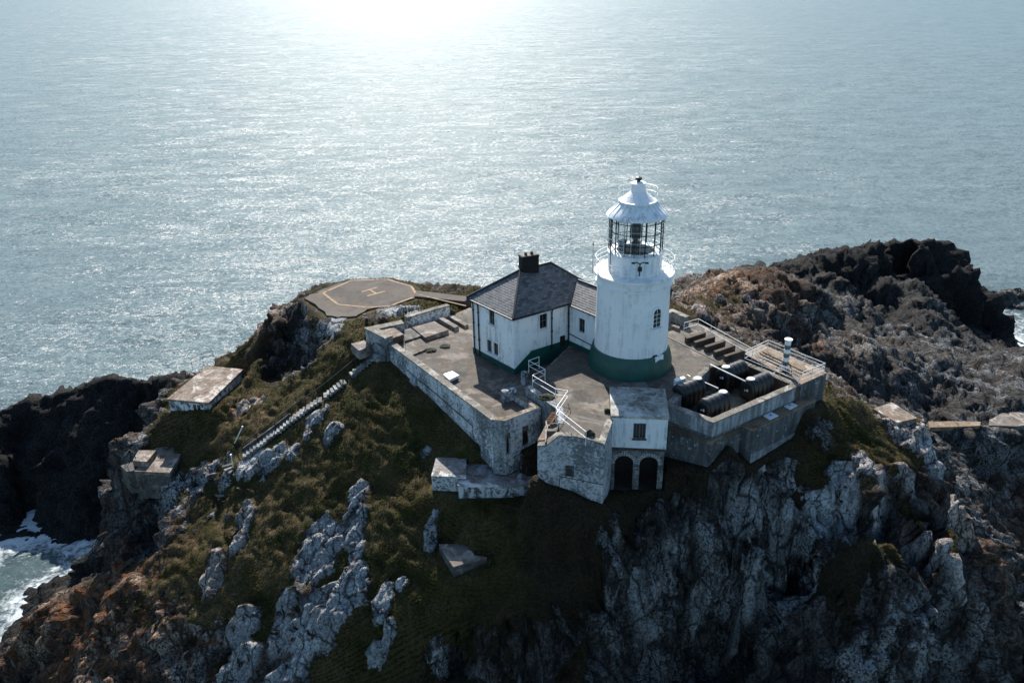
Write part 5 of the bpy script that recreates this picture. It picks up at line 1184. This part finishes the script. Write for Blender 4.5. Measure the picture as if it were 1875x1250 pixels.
# curved rubble wall beside it
def curved():
    t = empty('curved_wall', (*P(1050,797,1.3)[:2], -4), 'tall grey limewashed wall curving from the sunken passage to the store arches', 'wall')
    pts_px = [(984,802,1.3,-2.6),(1000,803.5,1.3,-3.0),(1022,797.5,1.3,-3.6),(1050,798.5,1.3,-4.0),(1075,803,1.3,-4.3),(1094,808.5,1.3,-4.6),(1107,812,1.3,-4.8)]
    line = [P(u, v, z)[:2] for u, v, z, b in pts_px]; st_q0 = P(1120,759.5,1.5)[:2]; 
    d_ = (P(1224,763.4,1.5)[:2]-st_q0); line.append(st_q0+d_*.02+np.array([0, -.12]))
    zt = [.70, .80, 1.32, 1.34, 1.32, 1.3, 1.28, 1.2]; zb = [-3.6, -3.9, -4.4, -4.8, -5.0, -5.3, -5.5, -5.5]
    loft_wall(line, zt, zb, .45, 'wall', RUBBLE3, t, COPING, side=1, worn=(.4, .08, 1.0), copw=.02, coph=.1)
    a, b = line[2], line[4]
    s, z = on_wall(1043, 862.5, line[2], line[4]); d = (b-a)/np.linalg.norm(b-a); q = a+d*s; n_ = np.array([d[1], -d[0]])
    m = MB(); m.box((*(q+n_*.02), z), (.42, .22, .68), math.atan2(d[1], d[0])); m.build('window', WINDARK, t)
    m = MB()
    for sx in (-1, 1): m.box((*(q+d*sx*.25+n_*.05), z), (.08, .24, .84), math.atan2(d[1], d[0]))
    m.box((*(q+n_*.05), z+.38), (.416, .238, .08), math.atan2(d[1], d[0])); m.build('frame', STEPD, t)
    m = MB(); pp_ = [on_wall(u, v, line[2], line[5]) for u, v in ((1025,893),(1026,872),(1030,869.5),(1106,884))]
    d2 = (line[5]-line[2])/np.linalg.norm(line[5]-line[2]); n2 = np.array([d2[1], -d2[0]])
    m.tube([V3(line[2]+d2*s+n2*.22, z) for s, z in pp_], .03, 5); m.build('pipe', IRON, t)
RUBBLE3 = m_rubble('limewashed_wall', .48)
curved()
# stepped ledge with rusty boards beside the passage
t = empty('passage_steps', (*P(1003,790,.4)[:2], 0), 'rust stained ledge with short steps between the zigzag railing and the passage', 'steps')
solid('step', [(984,806),(1001,774),(1023,773),(1022,798),(1004,804)], .50, -2.5, SLABR, t); solid('step', [(1002,789),(1004,774),(1022,773),(1021,789)], .80, .2, COPING, t)
m = MB(); a, b = P(999,812,.95), P(1000.5,772,1.0); m.beam(a, b, .10, .28); m.build('edge_board', COPING, t)
m = MB(); a, b = PV(1004,776,1.0), PV(1017,756,1.35)
m.beam(a, b, .45, .08); 
for f in np.linspace(.1, .9, 6): m.beam(a.lerp(b, f)+Vector((-.3, 0, .07)), a.lerp(b, f)+Vector((.3, .1, .07)), .06, .05)
o = m.build('rusted_ladder', RUST); tag(o, 'rusted iron ladder lying down the ledge below the zigzag railing', 'ladder')
m = MB(); w0, w1 = P(962,708,1.22)[:2], P(1019,748,1.22)[:2]
t = empty('yard_edge_wall', (*w1, -2), 'rubble wall holding up the tower yard under the zigzag railing', 'wall')
loft_wall([w0, (w0+w1)/2, w1, P(1022,775,1.22)[:2]], 1.22, -3.2, .5, 'wall', RUBBLE2, t, None, side=1, worn=(.35, .08, 1.3))

# ---- tank enclosure
BO = [P(u, v, 1.25)[:2] for u, v in ((1222,743),(1306.5,773),(1466,704),(1367,662),(1298,672))]
def bund():
    t = empty('tank_enclosure', (*BO[1], -2.7), 'high walled concrete enclosure holding the four black tanks', 'enclosure')
    B0 = P(1216,741,1.25)[:2]; f0, f1, f2 = BO[0], BO[1], BO[2]
    b2 = P(1355,657,1.25)[:2]; b0 = P(1290,671,1.25)[:2]
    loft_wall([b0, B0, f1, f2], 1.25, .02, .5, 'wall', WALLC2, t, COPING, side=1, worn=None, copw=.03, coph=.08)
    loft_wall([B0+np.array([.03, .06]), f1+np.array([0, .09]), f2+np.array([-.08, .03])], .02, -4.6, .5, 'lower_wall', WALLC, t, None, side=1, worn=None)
    loft_wall([f2, b2], 1.25, -.6, .5, 'back_wall', BROWNC, t, COPING, side=1, worn=None, copw=.02, coph=.08)
    loft_wall([b2, b0], 1.25, -.6, .3, 'side_wall', BROWNC, t, None, side=1, worn=None)
    m = MB(); m.prism([b0, B0, f1, f2, b2], -.8, -.28); m.build('floor', YARD, t)
# cut the yard and ground away inside the enclosure by keeping the yard outline short of it
bund()
def tank(px, py, label, lid_end, zt=1.85):
    L_, Wd, H = 2.55, 1.46, 1.78; z0 = zt-H
    q = P(px, py, zt)[:2]; e = BO[2]-BO[1]; rz = math.atan2(e[1], e[0])
    t = empty('water_tank', (*q, z0), label, 'tank', 'black ribbed tanks in the concrete enclosure', rz)
    M = MW(t)
    # section: flat sided lower half, arched top; ribs as larger sections
    def sect(k, n=22):
        pts = []
        for i in range(n+1):
            a = PI*i/n; x = math.cos(a)*Wd/2; z = H*.50+math.sin(a)**.85*H*.50; pts.append((x*k, z*(1 if k <= 1 else 1+(k-1)*.6)))
        return [(Wd/2*.90*k, 0.03)]+pts+[(-Wd/2*.90*k, .03)]
    xs = []; 
    stations = [(-L_/2, .62), (-L_/2+.05, .84), (-L_/2+.16, .93)]
    nrib = 5
    for r_ in range(nrib):
        x = -L_/2+.30+r_*(L_-.60)/(nrib-1); stations += [(x-.17, .945), (x-.12, 1.03), (x+.12, 1.03), (x+.17, .945)]
    stations += [(L_/2-.16+.06, .93), (L_/2-.05, .84), (L_/2, .62)]
    stations = sorted(stations)
    rings = [[Vector((x, y, z if k > .9 else z*k+.5*H*(1-k)+.02)) for y, z in sect(k)] for x, k in stations]
    m = MB(); n = len(rings[0]); vs = [M@v for r_ in rings for v in r_]; fs = []
    for i in range(len(rings)-1):
        for k in range(n): fs.append([i*n+k, i*n+(k+1) % n, (i+1)*n+(k+1) % n, (i+1)*n+k])
    fs += [list(range(n))[::-1], [(len(rings)-1)*n+k for k in range(n)]]; m.add(vs, fs); m.build('body', PLASTIC, t, smooth_=32)
    lx = lid_end*(L_/2-.42); c = M@Vector((lx, 0, H*.97)); m = MB(); m.lathe([(.36, -.05), (.36, .09), (.30, .1)], 24, c); m.build('neck', PLASTIC, t, smooth_=35)
    m = MB(); m.lathe([(.30, .08), (.31, .12), (.28, .15), (.02, .17)], 24, c); m.build('lid', LIDM, t, smooth_=35)
    e_ = -1 if lid_end < 0 else 1
    m = MB(); m.box(M@Vector((-L_/2-.02, -.12, H*.56)), (.04, .14, .18), rz); m.box(M@Vector((-L_/2-.025, .1, H*.52)), (.03, .08, .12), rz); m.build('sticker', LIDM, t)
    m = MB()
    for y in (-.22, .24): m.tube([M@Vector((-L_*.05+y*.2, -Wd/2*1.04, .1)), M@Vector((-L_*.05+y*.2, -Wd/2*1.05, H*.5)), M@Vector((-L_*.05+y*.2, -Wd/2*.75, H*.86))], .012, 4)
    m.build('strap', IRON, t)
tank(1263.5, 699, 'black ribbed tank beside the white box and the lighthouse base', 1)
tank(1310, 724, 'black ribbed tank in the front corner of the concrete enclosure', 1)
tank(1343, 667, 'black ribbed tank closest to the concrete sleepers, under the long pale pipe', -1)
tank(1388.5, 689, 'black ribbed tank beside the mast platform, at the lower end of the long pipe', -1)
m = MB(); m.tube([PV(1299,680,.3), PV(1299,668.5,1.9), PV(1301,667.5,1.95), PV(1365,698,1.75), PV(1370,699,1.5)], .055, 8); o = m.build('overflow_pipe', PIPEW, smooth_=50); tag(o, 'pale pipe crossing over the back tank on a dark stand', 'pipe')
m = MB(); m.tube([PV(1288,699,1.35), PV(1315,711,1.35)], .055, 8); m.tube([PV(1260,700,1.2), PV(1259,686,1.9), PV(1264,689,1.9)], .04, 6); o = m.build('link_pipe', PIPEW, smooth_=50); tag(o, 'short pale pipe joining the two tanks beside the store', 'pipe')
m = MB(); m.tube([PV(1412,686,.9), PV(1428,676,1.3)], .04, 6); m.tube([PV(1412,712,-.1), PV(1424,718,-.1)], .05, 6); o = m.build('drain_pipe', PIPEW, smooth_=50); tag(o, 'thin pale pipe by the tank below the mast platform', 'pipe')
o = solid('equipment_box', [(1234,693),(1252,688),(1256,692),(1238,698)], 1.85, .5, HATCHM); tag(o, 'white box between the lighthouse and the first black tank', 'box')
# box with two white hatches, built on to the enclosure
t = empty('concrete_box', (*P(1380,787,-.2)[:2], -3.4), 'long concrete box with a brown top built against the tank enclosure', 'box')
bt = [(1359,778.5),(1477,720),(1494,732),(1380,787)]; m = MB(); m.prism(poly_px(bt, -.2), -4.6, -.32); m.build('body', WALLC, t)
m = MB(); q = np.array(poly_px(bt, -.2)); c = q.mean(0); m.prism(c+(q-c)*1.012, -.316, -.2); m.build('top', BROWNTOP := m_concrete('brown_top', (.13, .085, .05), (.20, .14, .088), (.26, .195, .135), rust=.4, moss=.2, sc=.9, pale=.15), t)
m = MB(); q = np.array(poly_px(bt, -.2)); a, b = q[3]-[.0, .10], q[2]+[.09, -.05]; m.prism([a, b, b+[0, .3], a+[0, .3]], -4.6, -2.3); m.build('footing', WALLC2, t)
for px, lb in (([(1396,759.5),(1412,753),(1426,760.5),(1409.5,768)], 'white square hatch cover on the brown topped box, at its end towards the store'), ([(1431,741),(1446,734),(1461,741.5),(1446.5,749.5)], 'white square hatch cover on the brown topped box, at its end towards the mast')):
    o = empty('hatch_cover', (*P(*px[0], -.2)[:2], -.2), lb, 'hatch', 'white hatch covers on the concrete box'); solid('plate', px, -.14, -.198, HATCHM, o)
    c = np.mean(poly_px(px, -.14), axis=0); m = MB(); m.box((*c, -.125), (.12, .12, .03)); m.build('handle', IRON, o)
# platform with the mast
PLT = [P(u, v, 1.2)[:2] for u, v in ((1362,648),(1394,630),(1514,683),(1467,704))]
t = empty('mast_platform', (*PLT[2], -1.5), 'brown concrete platform inside the boxed white railing', 'platform')
m = MB(); m.prism(PLT, 1.19, 1.24); m.build('floor', m_concrete('platform_floor', (.14, .10, .065), (.22, .165, .11), (.28, .225, .165), rust=.4, moss=.2, sc=.8, pale=.2), t); m = MB(); m.prism(PLT, -3.6, 1.186); m.build('wall', WALLC, t)
m = MB()
for f in (.25, .4, .55): a = PLT[0]*(1-f)+PLT[1]*f; b = PLT[3]*(1-f)+PLT[2]*f; m.tube([V3(a*.85+b*.15, 1.29), V3(a*.15+b*.85, 1.29)], .035, 5)
o = m.build('cable_run', IRON); tag(o, 'dark cables lying along the floor of the mast platform', 'cable')
q = P(1436,678,1.24); t = empty('banded_mast', (q[0], q[1], 1.24), 'short thick mast banded black and white on the platform', 'mast')
m = MB(); m.lathe([(.42, 0), (.42, .08), (.24, .12), (.22, .2)], 20, (q[0], q[1], 1.24)); m.build('base', IRON, t, smooth_=40)
hm = zat(q[:2], 622)-1.24
for k in range(7):
    m = MB(); z0, z1 = .14+(hm-.2)*k/7, .14+(hm-.2)*(k+1)/7-.012; m.lathe([(.22, z0), (.235, z0+.03), (.235, z1-.03), (.22, z1)], 20, (q[0], q[1], 1.24)); m.build('band', [HATCHM, simple_sash][k % 2], t, smooth_=40)
m = MB(); m.lathe([(.29, hm-.06), (.32, hm), (.32, hm+.07), (.02, hm+.1)], 20, (q[0], q[1], 1.24)); m.build('cap', HATCHM, t, smooth_=40)
m = MB()
for a in (.3, 2.4, 4.5): m.beam((q[0]+.7*math.cos(a), q[1]+.7*math.sin(a), 1.24), (q[0]+.2*math.cos(a), q[1]+.2*math.sin(a), 2.0), .05, .05)
m.build('stay', IRON, t)
# five sleepers
SL = [((1254,617),(1289,606)),((1270,624.5),(1306,613.5)),((1289,633),(1325,621.5)),((1306.5,642),(1343,629.5)),((1325,650),(1362,638))]
LBL = ['first sleeper of the row of five, next to the tower', 'second sleeper of the row counted from the tower', 'middle sleeper of the row of five', 'fourth sleeper of the row counted from the tower', 'last sleeper of the row of five, next to the tanks']
for (a, b), lb in zip(SL, LBL):
    o = solid('concrete_sleeper', [a, b, (b[0]+4, b[1]+2.6), (a[0]+4, a[1]+2.6)], 1.72, 1.1, BROWNC, worn=(.4, .02, 1.5)); tag(o, lb, 'sleeper', 'row of five brown concrete sleepers')
m = MB(); a, b = PV(1224,617,1.22), PV(1326,668,1.22); m.beam(a, b, .16, .05); o = m.build('drain_channel', IRON); tag(o, 'dark drain line across the tower yard beside the sleepers', 'drain')
# ruined walls behind the tower
t = empty('back_wall_ruin', (*P(1235,600,1.2)[:2], 1.2), 'low dark ruined wall behind the tower by the long railing', 'wall')
loft_wall([P(1212,578,2.2)[:2], P(1232,572,2.2)[:2], P(1256,581,2.2)[:2]], [2.3, 2.3, 2.2], .6, .45, 'wall', m_rubble('grey_rubble', .30), t, COPING, side=1, worn=(.35, .08, 1.4))
o = solid('stone_kerb', [(1226,591),(1245,598),(1243,601),(1224,594.5)], 1.5, .9, COPING, worn=(.4, .03, 1.4)); tag(o, 'pale kerb stone at the foot of the ruined wall behind the tower', 'kerb')

# ---- steps down the hillside
def stairs():
    t = empty('hillside_steps', tuple(STW[-1]), 'long flight of pale concrete steps running down the grassy hillside', 'steps')
    ln = [0]
    for a, b in zip(STW[:-1], STW[1:]): ln.append(ln[-1]+(b-a).length)
    def at(s):
        for i in range(len(STW)-1):
            if s <= ln[i+1] or i == len(STW)-2: f = (s-ln[i])/(ln[i+1]-ln[i]); return STW[i].lerp(STW[i+1], f), (STW[i+1]-STW[i]).normalized()
    n = 40; Ltot = ln[-1]
    for k in range(n):
        p, d = at(Ltot*(k+.5)/n)
        if k in (8, 9, 16): continue
        r_ = math.atan2(d.y, d.x); w = .95
        m = MB(); m.box(p+Vector((0, 0, -.04)), (.47, w, .22), r_); o = m.build('tread', STEPM, t, bevel=.015)
    m = MB()
    for i in range(7, len(STW)-1):
        a, b = STW[i], STW[i+1]; d = (b-a).normalized(); s = Vector((-d.y, d.x, 0)).normalized(); s = -s if s.x > 0 else s
        m.beam(a+s*.62+Vector((0, 0, .12)), b+s*.62+Vector((0, 0, .12)), .16, .55)
    m.build('side_wall', STEPD, t)
    m = MB(); a = STW[-3]; m.beam(STW[-3], STW[-1]+Vector((0, 0, -.1)), 1.0, .18); m.build('ramp', STEPM, t)
    l = P(692,650,-1.0); m = MB(); m.prism([P(u, v, -1.0)[:2] for u, v in ((684,650),(700,641),(712,647),(705,655),(690,656))], -2.4, -.95); m.build('landing', STEPM, t)
stairs()
hr = []
for k, p in enumerate(STW): 
    d = (STW[min(k+1, len(STW)-1)]-STW[max(k-1, 0)]).normalized(); s = Vector((-d.y, d.x, 0)).normalized(); s = -s if s.x > 0 else s
    hr.append(p+s*.55)
railing('handrail', [PV(706,640,.1)-Vector((0, 0, .9))]+hr, 'dark iron handrail following the long flight of hillside steps', h=.95, every=2.4, mids=(), r=.05, mat=IRON, foot=-.4)
# lower dark steps, fan of winders and white post
def lower_steps():
    c = P(437, 846, -10.0); t = empty('lower_steps', (*c[:2], -12.5), 'short dark steps turning off the foot of the long flight', 'steps')
    for k in range(8):
        a = -2.6+k*.34; m = MB(); u = Vector((math.cos(a), math.sin(a), 0)); m.beam(Vector(c)+u*.3+Vector((0, 0, -.14*k)), Vector(c)+u*1.5+Vector((0, 0, -.14*k)), .3, .16); m.build('winder', STEPM if k % 2 else STEPD, t)
    a, b = PV(425,868,-11.2), PV(421,905,-13.0)
    for k in range(8): p = a.lerp(b, k/7); m = MB(); m.box(p, (1.35, .34, .16), .1); m.build('tread', STEPD, t)
lower_steps()
m = MB(); p = P(435.5,897,-12.6); zt = zat(p[:2], 832); m.tube([(p[0], p[1], -13.2), (p[0], p[1], zt)], .05, 8); m.box((p[0], p[1], zt), (.14, .14, .06)); o = m.build('white_post', RAIL, smooth_=50); tag(o, 'tall white post beside the lower dark steps', 'post')
m = MB(); a, b = PV(429.5,811,-9.6), PV(444,781,-7.6); m.tube([a, b], .055, 8); m.box(b, (.12, .12, .12)); o = m.build('leaning_pole', RAIL, smooth_=50); tag(o, 'white pole leaning on the slope above the foot of the steps', 'pole')
m = MB()
railing('wire_railing', [PV(432,905,-13.6), PV(414,918,-14.6), PV(402,926,-15.3)], 'dark thin railing below the lower steps', h=.9, every=1.2, mids=(.5,), r=.025, mat=IRON, foot=-.6)
# bunkers on the left shoulder
def bunker():
    t = empty('flat_bunker', (*P(340,745,-10)[:2], -10.3), 'low bunker with a wide rust stained roof and peeling white front', 'bunker')
    px = [(304.8,729.5),(381.6,736.5),(445,676),(380.5,669)]; z = -8.1
    q = np.array(poly_px(px, z)); m = MB(); m.prism(q, z-.26, [z-.05, z-.05, z, z]); o = m.build('roof', SLABR, t); rough(o, .5, .03, 1.2)
    c = q.mean(0); qi = c+(q-c)*.965; m = MB(); m.prism(qi, -10.6, z-.255); m.build('wall', PEEL, t)
    m = MB(); d = (qi[1]-qi[0])/np.linalg.norm(qi[1]-qi[0]); n_ = np.array([d[1], -d[0]])
    for s in (2.9, 3.35): m.box((*(qi[0]+d*s+n_*.0), -8.95), (.32, .06, .7), math.atan2(d[1], d[0]))
    m.build('window', WINDARK, t)
    t2 = empty('gun_block', (*P(290,862,-13)[:2], -14.6), 'dark square concrete block with a pale top on the cliff edge below the flat bunker', 'block')
    px = [(245.5,862),(310.5,865.5),(336.5,823),(289,815)]; z = -12.6
    q = np.array(poly_px(px, z)); m = MB(); m.prism(q, z-.35, z); o = m.build('top', SLABM, t2); rough(o, .5, .03, 1.2)
    c = q.mean(0); m = MB(); m.prism(c+(q-c)*.97, -15.8, z-.345); m.build('body', STEPD, t2)  # dark concrete also stands in for shade on the block's sides
    px = [(243,843),(253.5,824),(286,824),(269,844.5)]; q = poly_px(px, -12.0); m = MB(); m.prism(q, -12.62, -12.0); o = m.build('raised_slab', SLABR, t2); rough(o, .5, .03, 1.2)
    px = [(221,852),(243,845),(246,861),(232,863)]; m = MB(); m.prism(poly_px(px, -12.9), -15.5, -12.9); m.build('side_block', STEPD, t2)
    m = MB()
    railing('broken_fence', [PV(231,850,-12.9), PV(241,838,-12.8), PV(250,845,-12.4)], 'broken dark fence posts beside the square block on the cliff edge', h=1.0, every=1.3, mids=(), r=.035, mat=IRON, foot=-.3)
    railing('brink_fence', [PV(352,672,-9.3), PV(372,662,-9.0), PV(392,656,-8.6)], 'thin dark fence on the brink behind the flat bunker', h=1.0, every=1.4, mids=(.5,), r=.022, mat=IRON, foot=-.6)
bunker()
# slabs below the ruin
def slab_boxes():
    t = empty('flat_shelter', (*P(820,900,-6)[:2], -6.0), 'low flat concrete shelter stepping out of the grass below the ruined store', 'shelter')
    z = -4.05
    q = np.array(poly_px([(799,837.3),(853,838.5),(853,872.5),(790,870.4)], z)); m = MB(); m.prism(q, -6.9, z-.2); m.build('wall', PEELD, t); c = q.mean(0); m = MB(); m.prism(c+(q-c)*1.02, z-.196, z); o = m.build('roof', SHELT, t); rough(o, .5, .03, 1.2)
    z = -4.35
    q = np.array(poly_px([(850,850),(938,847),(972,866),(991,884),(936,888.5),(839,887.7)], z)); m = MB(); m.prism(q, -7.2, z-.16); m.build('wall', PEELD, t); c = q.mean(0); m = MB(); m.prism(c+(q-c)*1.015, z-.156, z); o = m.build('roof', SHELT, t); rough(o, .5, .03, 1.2)
SHELT = m_concrete('shelter_roof', (.12, .115, .11), (.24, .235, .225), (.42, .42, .41), rust=.35, moss=.35, sc=.55, pale=.45)
PEELD = m_peel('peeling_wall', .46)
slab_boxes()
zt = -8.0; g = P(830, 1037, zt)-np.array([0, 0, 1.0])
t = empty('wedge_block', tuple(g), 'wedge shaped concrete block alone on the steep grass slope', 'block')
px = [(804,996),(853,994),(869,1016),(891,1019.5),(830,1037)]; q = np.array(poly_px(px, zt)); m = MB(); m.prism(q, zt-2.2, zt-.12); m.build('body', STEPD, t); c = q.mean(0); m = MB(); m.prism(c+(q-c)*1.01, zt-.116, zt); o = m.build('top', SLABM, t); rough(o, .4, .03, 1.3)
g = ground(1640, 765); 
o = solid('concrete_slab', [(1599,748),(1632,736),(1680,765),(1643,773)], -4.0, -5.6, SLABR, worn=(.5, .04, 1.2)); tag(o, 'rusty pale slab on the crest of the spur beyond the tank enclosure', 'slab')
for px, z, lb in (([(1700,771),(1745,771),(1796,772),(1794,779),(1745,781),(1703,782)], -20.4, 'far brown walkway slab among the low rocks'), ([(1812,768),(1834,756),(1875,750),(1890,776),(1860,780),(1811,778)], -21.9, 'far pale slab at the end of the walkway among the low rocks')):
    o = solid('walkway_slab', px, z, z-.55, SLABM if 'pale' in lb else BROWNTOP, worn=(.6, .1, .9)); tag(o, lb, 'slab')
# sea rocks
ROCKD = None
def sea_rock(px, py, w, h, label, seed):
    q = P(px, py, SEA); bm = bmesh.new(); bmesh.ops.create_icosphere(bm, subdivisions=5, radius=1)
    v = np.array([x.co[:] for x in bm.verts]); f1, f2, cid = worley(v*1.6+seed*7)
    d = 1+.35*fbm(v*1.3+seed*3, 3)+(cid-.5)*.25+.14*ridged(v*4+seed, 3); v = v*d[:, None]*np.array([w, w*.75, h])
    m = MB(); m.add([(q[0]+a, q[1]+b, SEA+c-.25*h) for a, b, c in v], [[x.index for x in f.verts] for f in bm.faces]); bm.free()
    o = m.build('sea_rock', ROCKM, smooth_=45); tag(o, label, 'rock', 'dark rocks standing in the sea off the headland')
def m_rock():
    t = NT('wet_rock'); n2 = t.noise(1.2, 6, .7); n3 = t.noise(5, 5, .7)
    c = t.ramp(n2, [(.3, (.012, .011, .010)), (.55, (.045, .042, .038)), (.75, (.10, .085, .07))]); t.bsdf(Base_Color=c, Roughness=.75); t.bump(t.math('ADD', n2, t.math('MULTIPLY', n3, .5)), .3); return t.m
ROCKM = m_rock()
for a in ((1829,552,3.6,3.4,'tallest sea rock just off the dark headland',1),(1867,545,2.6,2.2,'sea rock at the outer end of the group',2),(1862,562,1.6,.9,'lowest flat sea rock with surf washing round it',3),(1808,566,2.2,1.6,'small sea rock closest to the headland wall',4),(1845,540,1.9,1.6,'small sea rock behind the tallest one',5),(1800,552,1.5,1.3,'little sea rock wedged against the headland',6)): sea_rock(*a)

for o in list(COL.objects):
    if o.parent is None and o.type in {'MESH', 'EMPTY'} and 'kind' not in o: o['kind'] = 'thing'
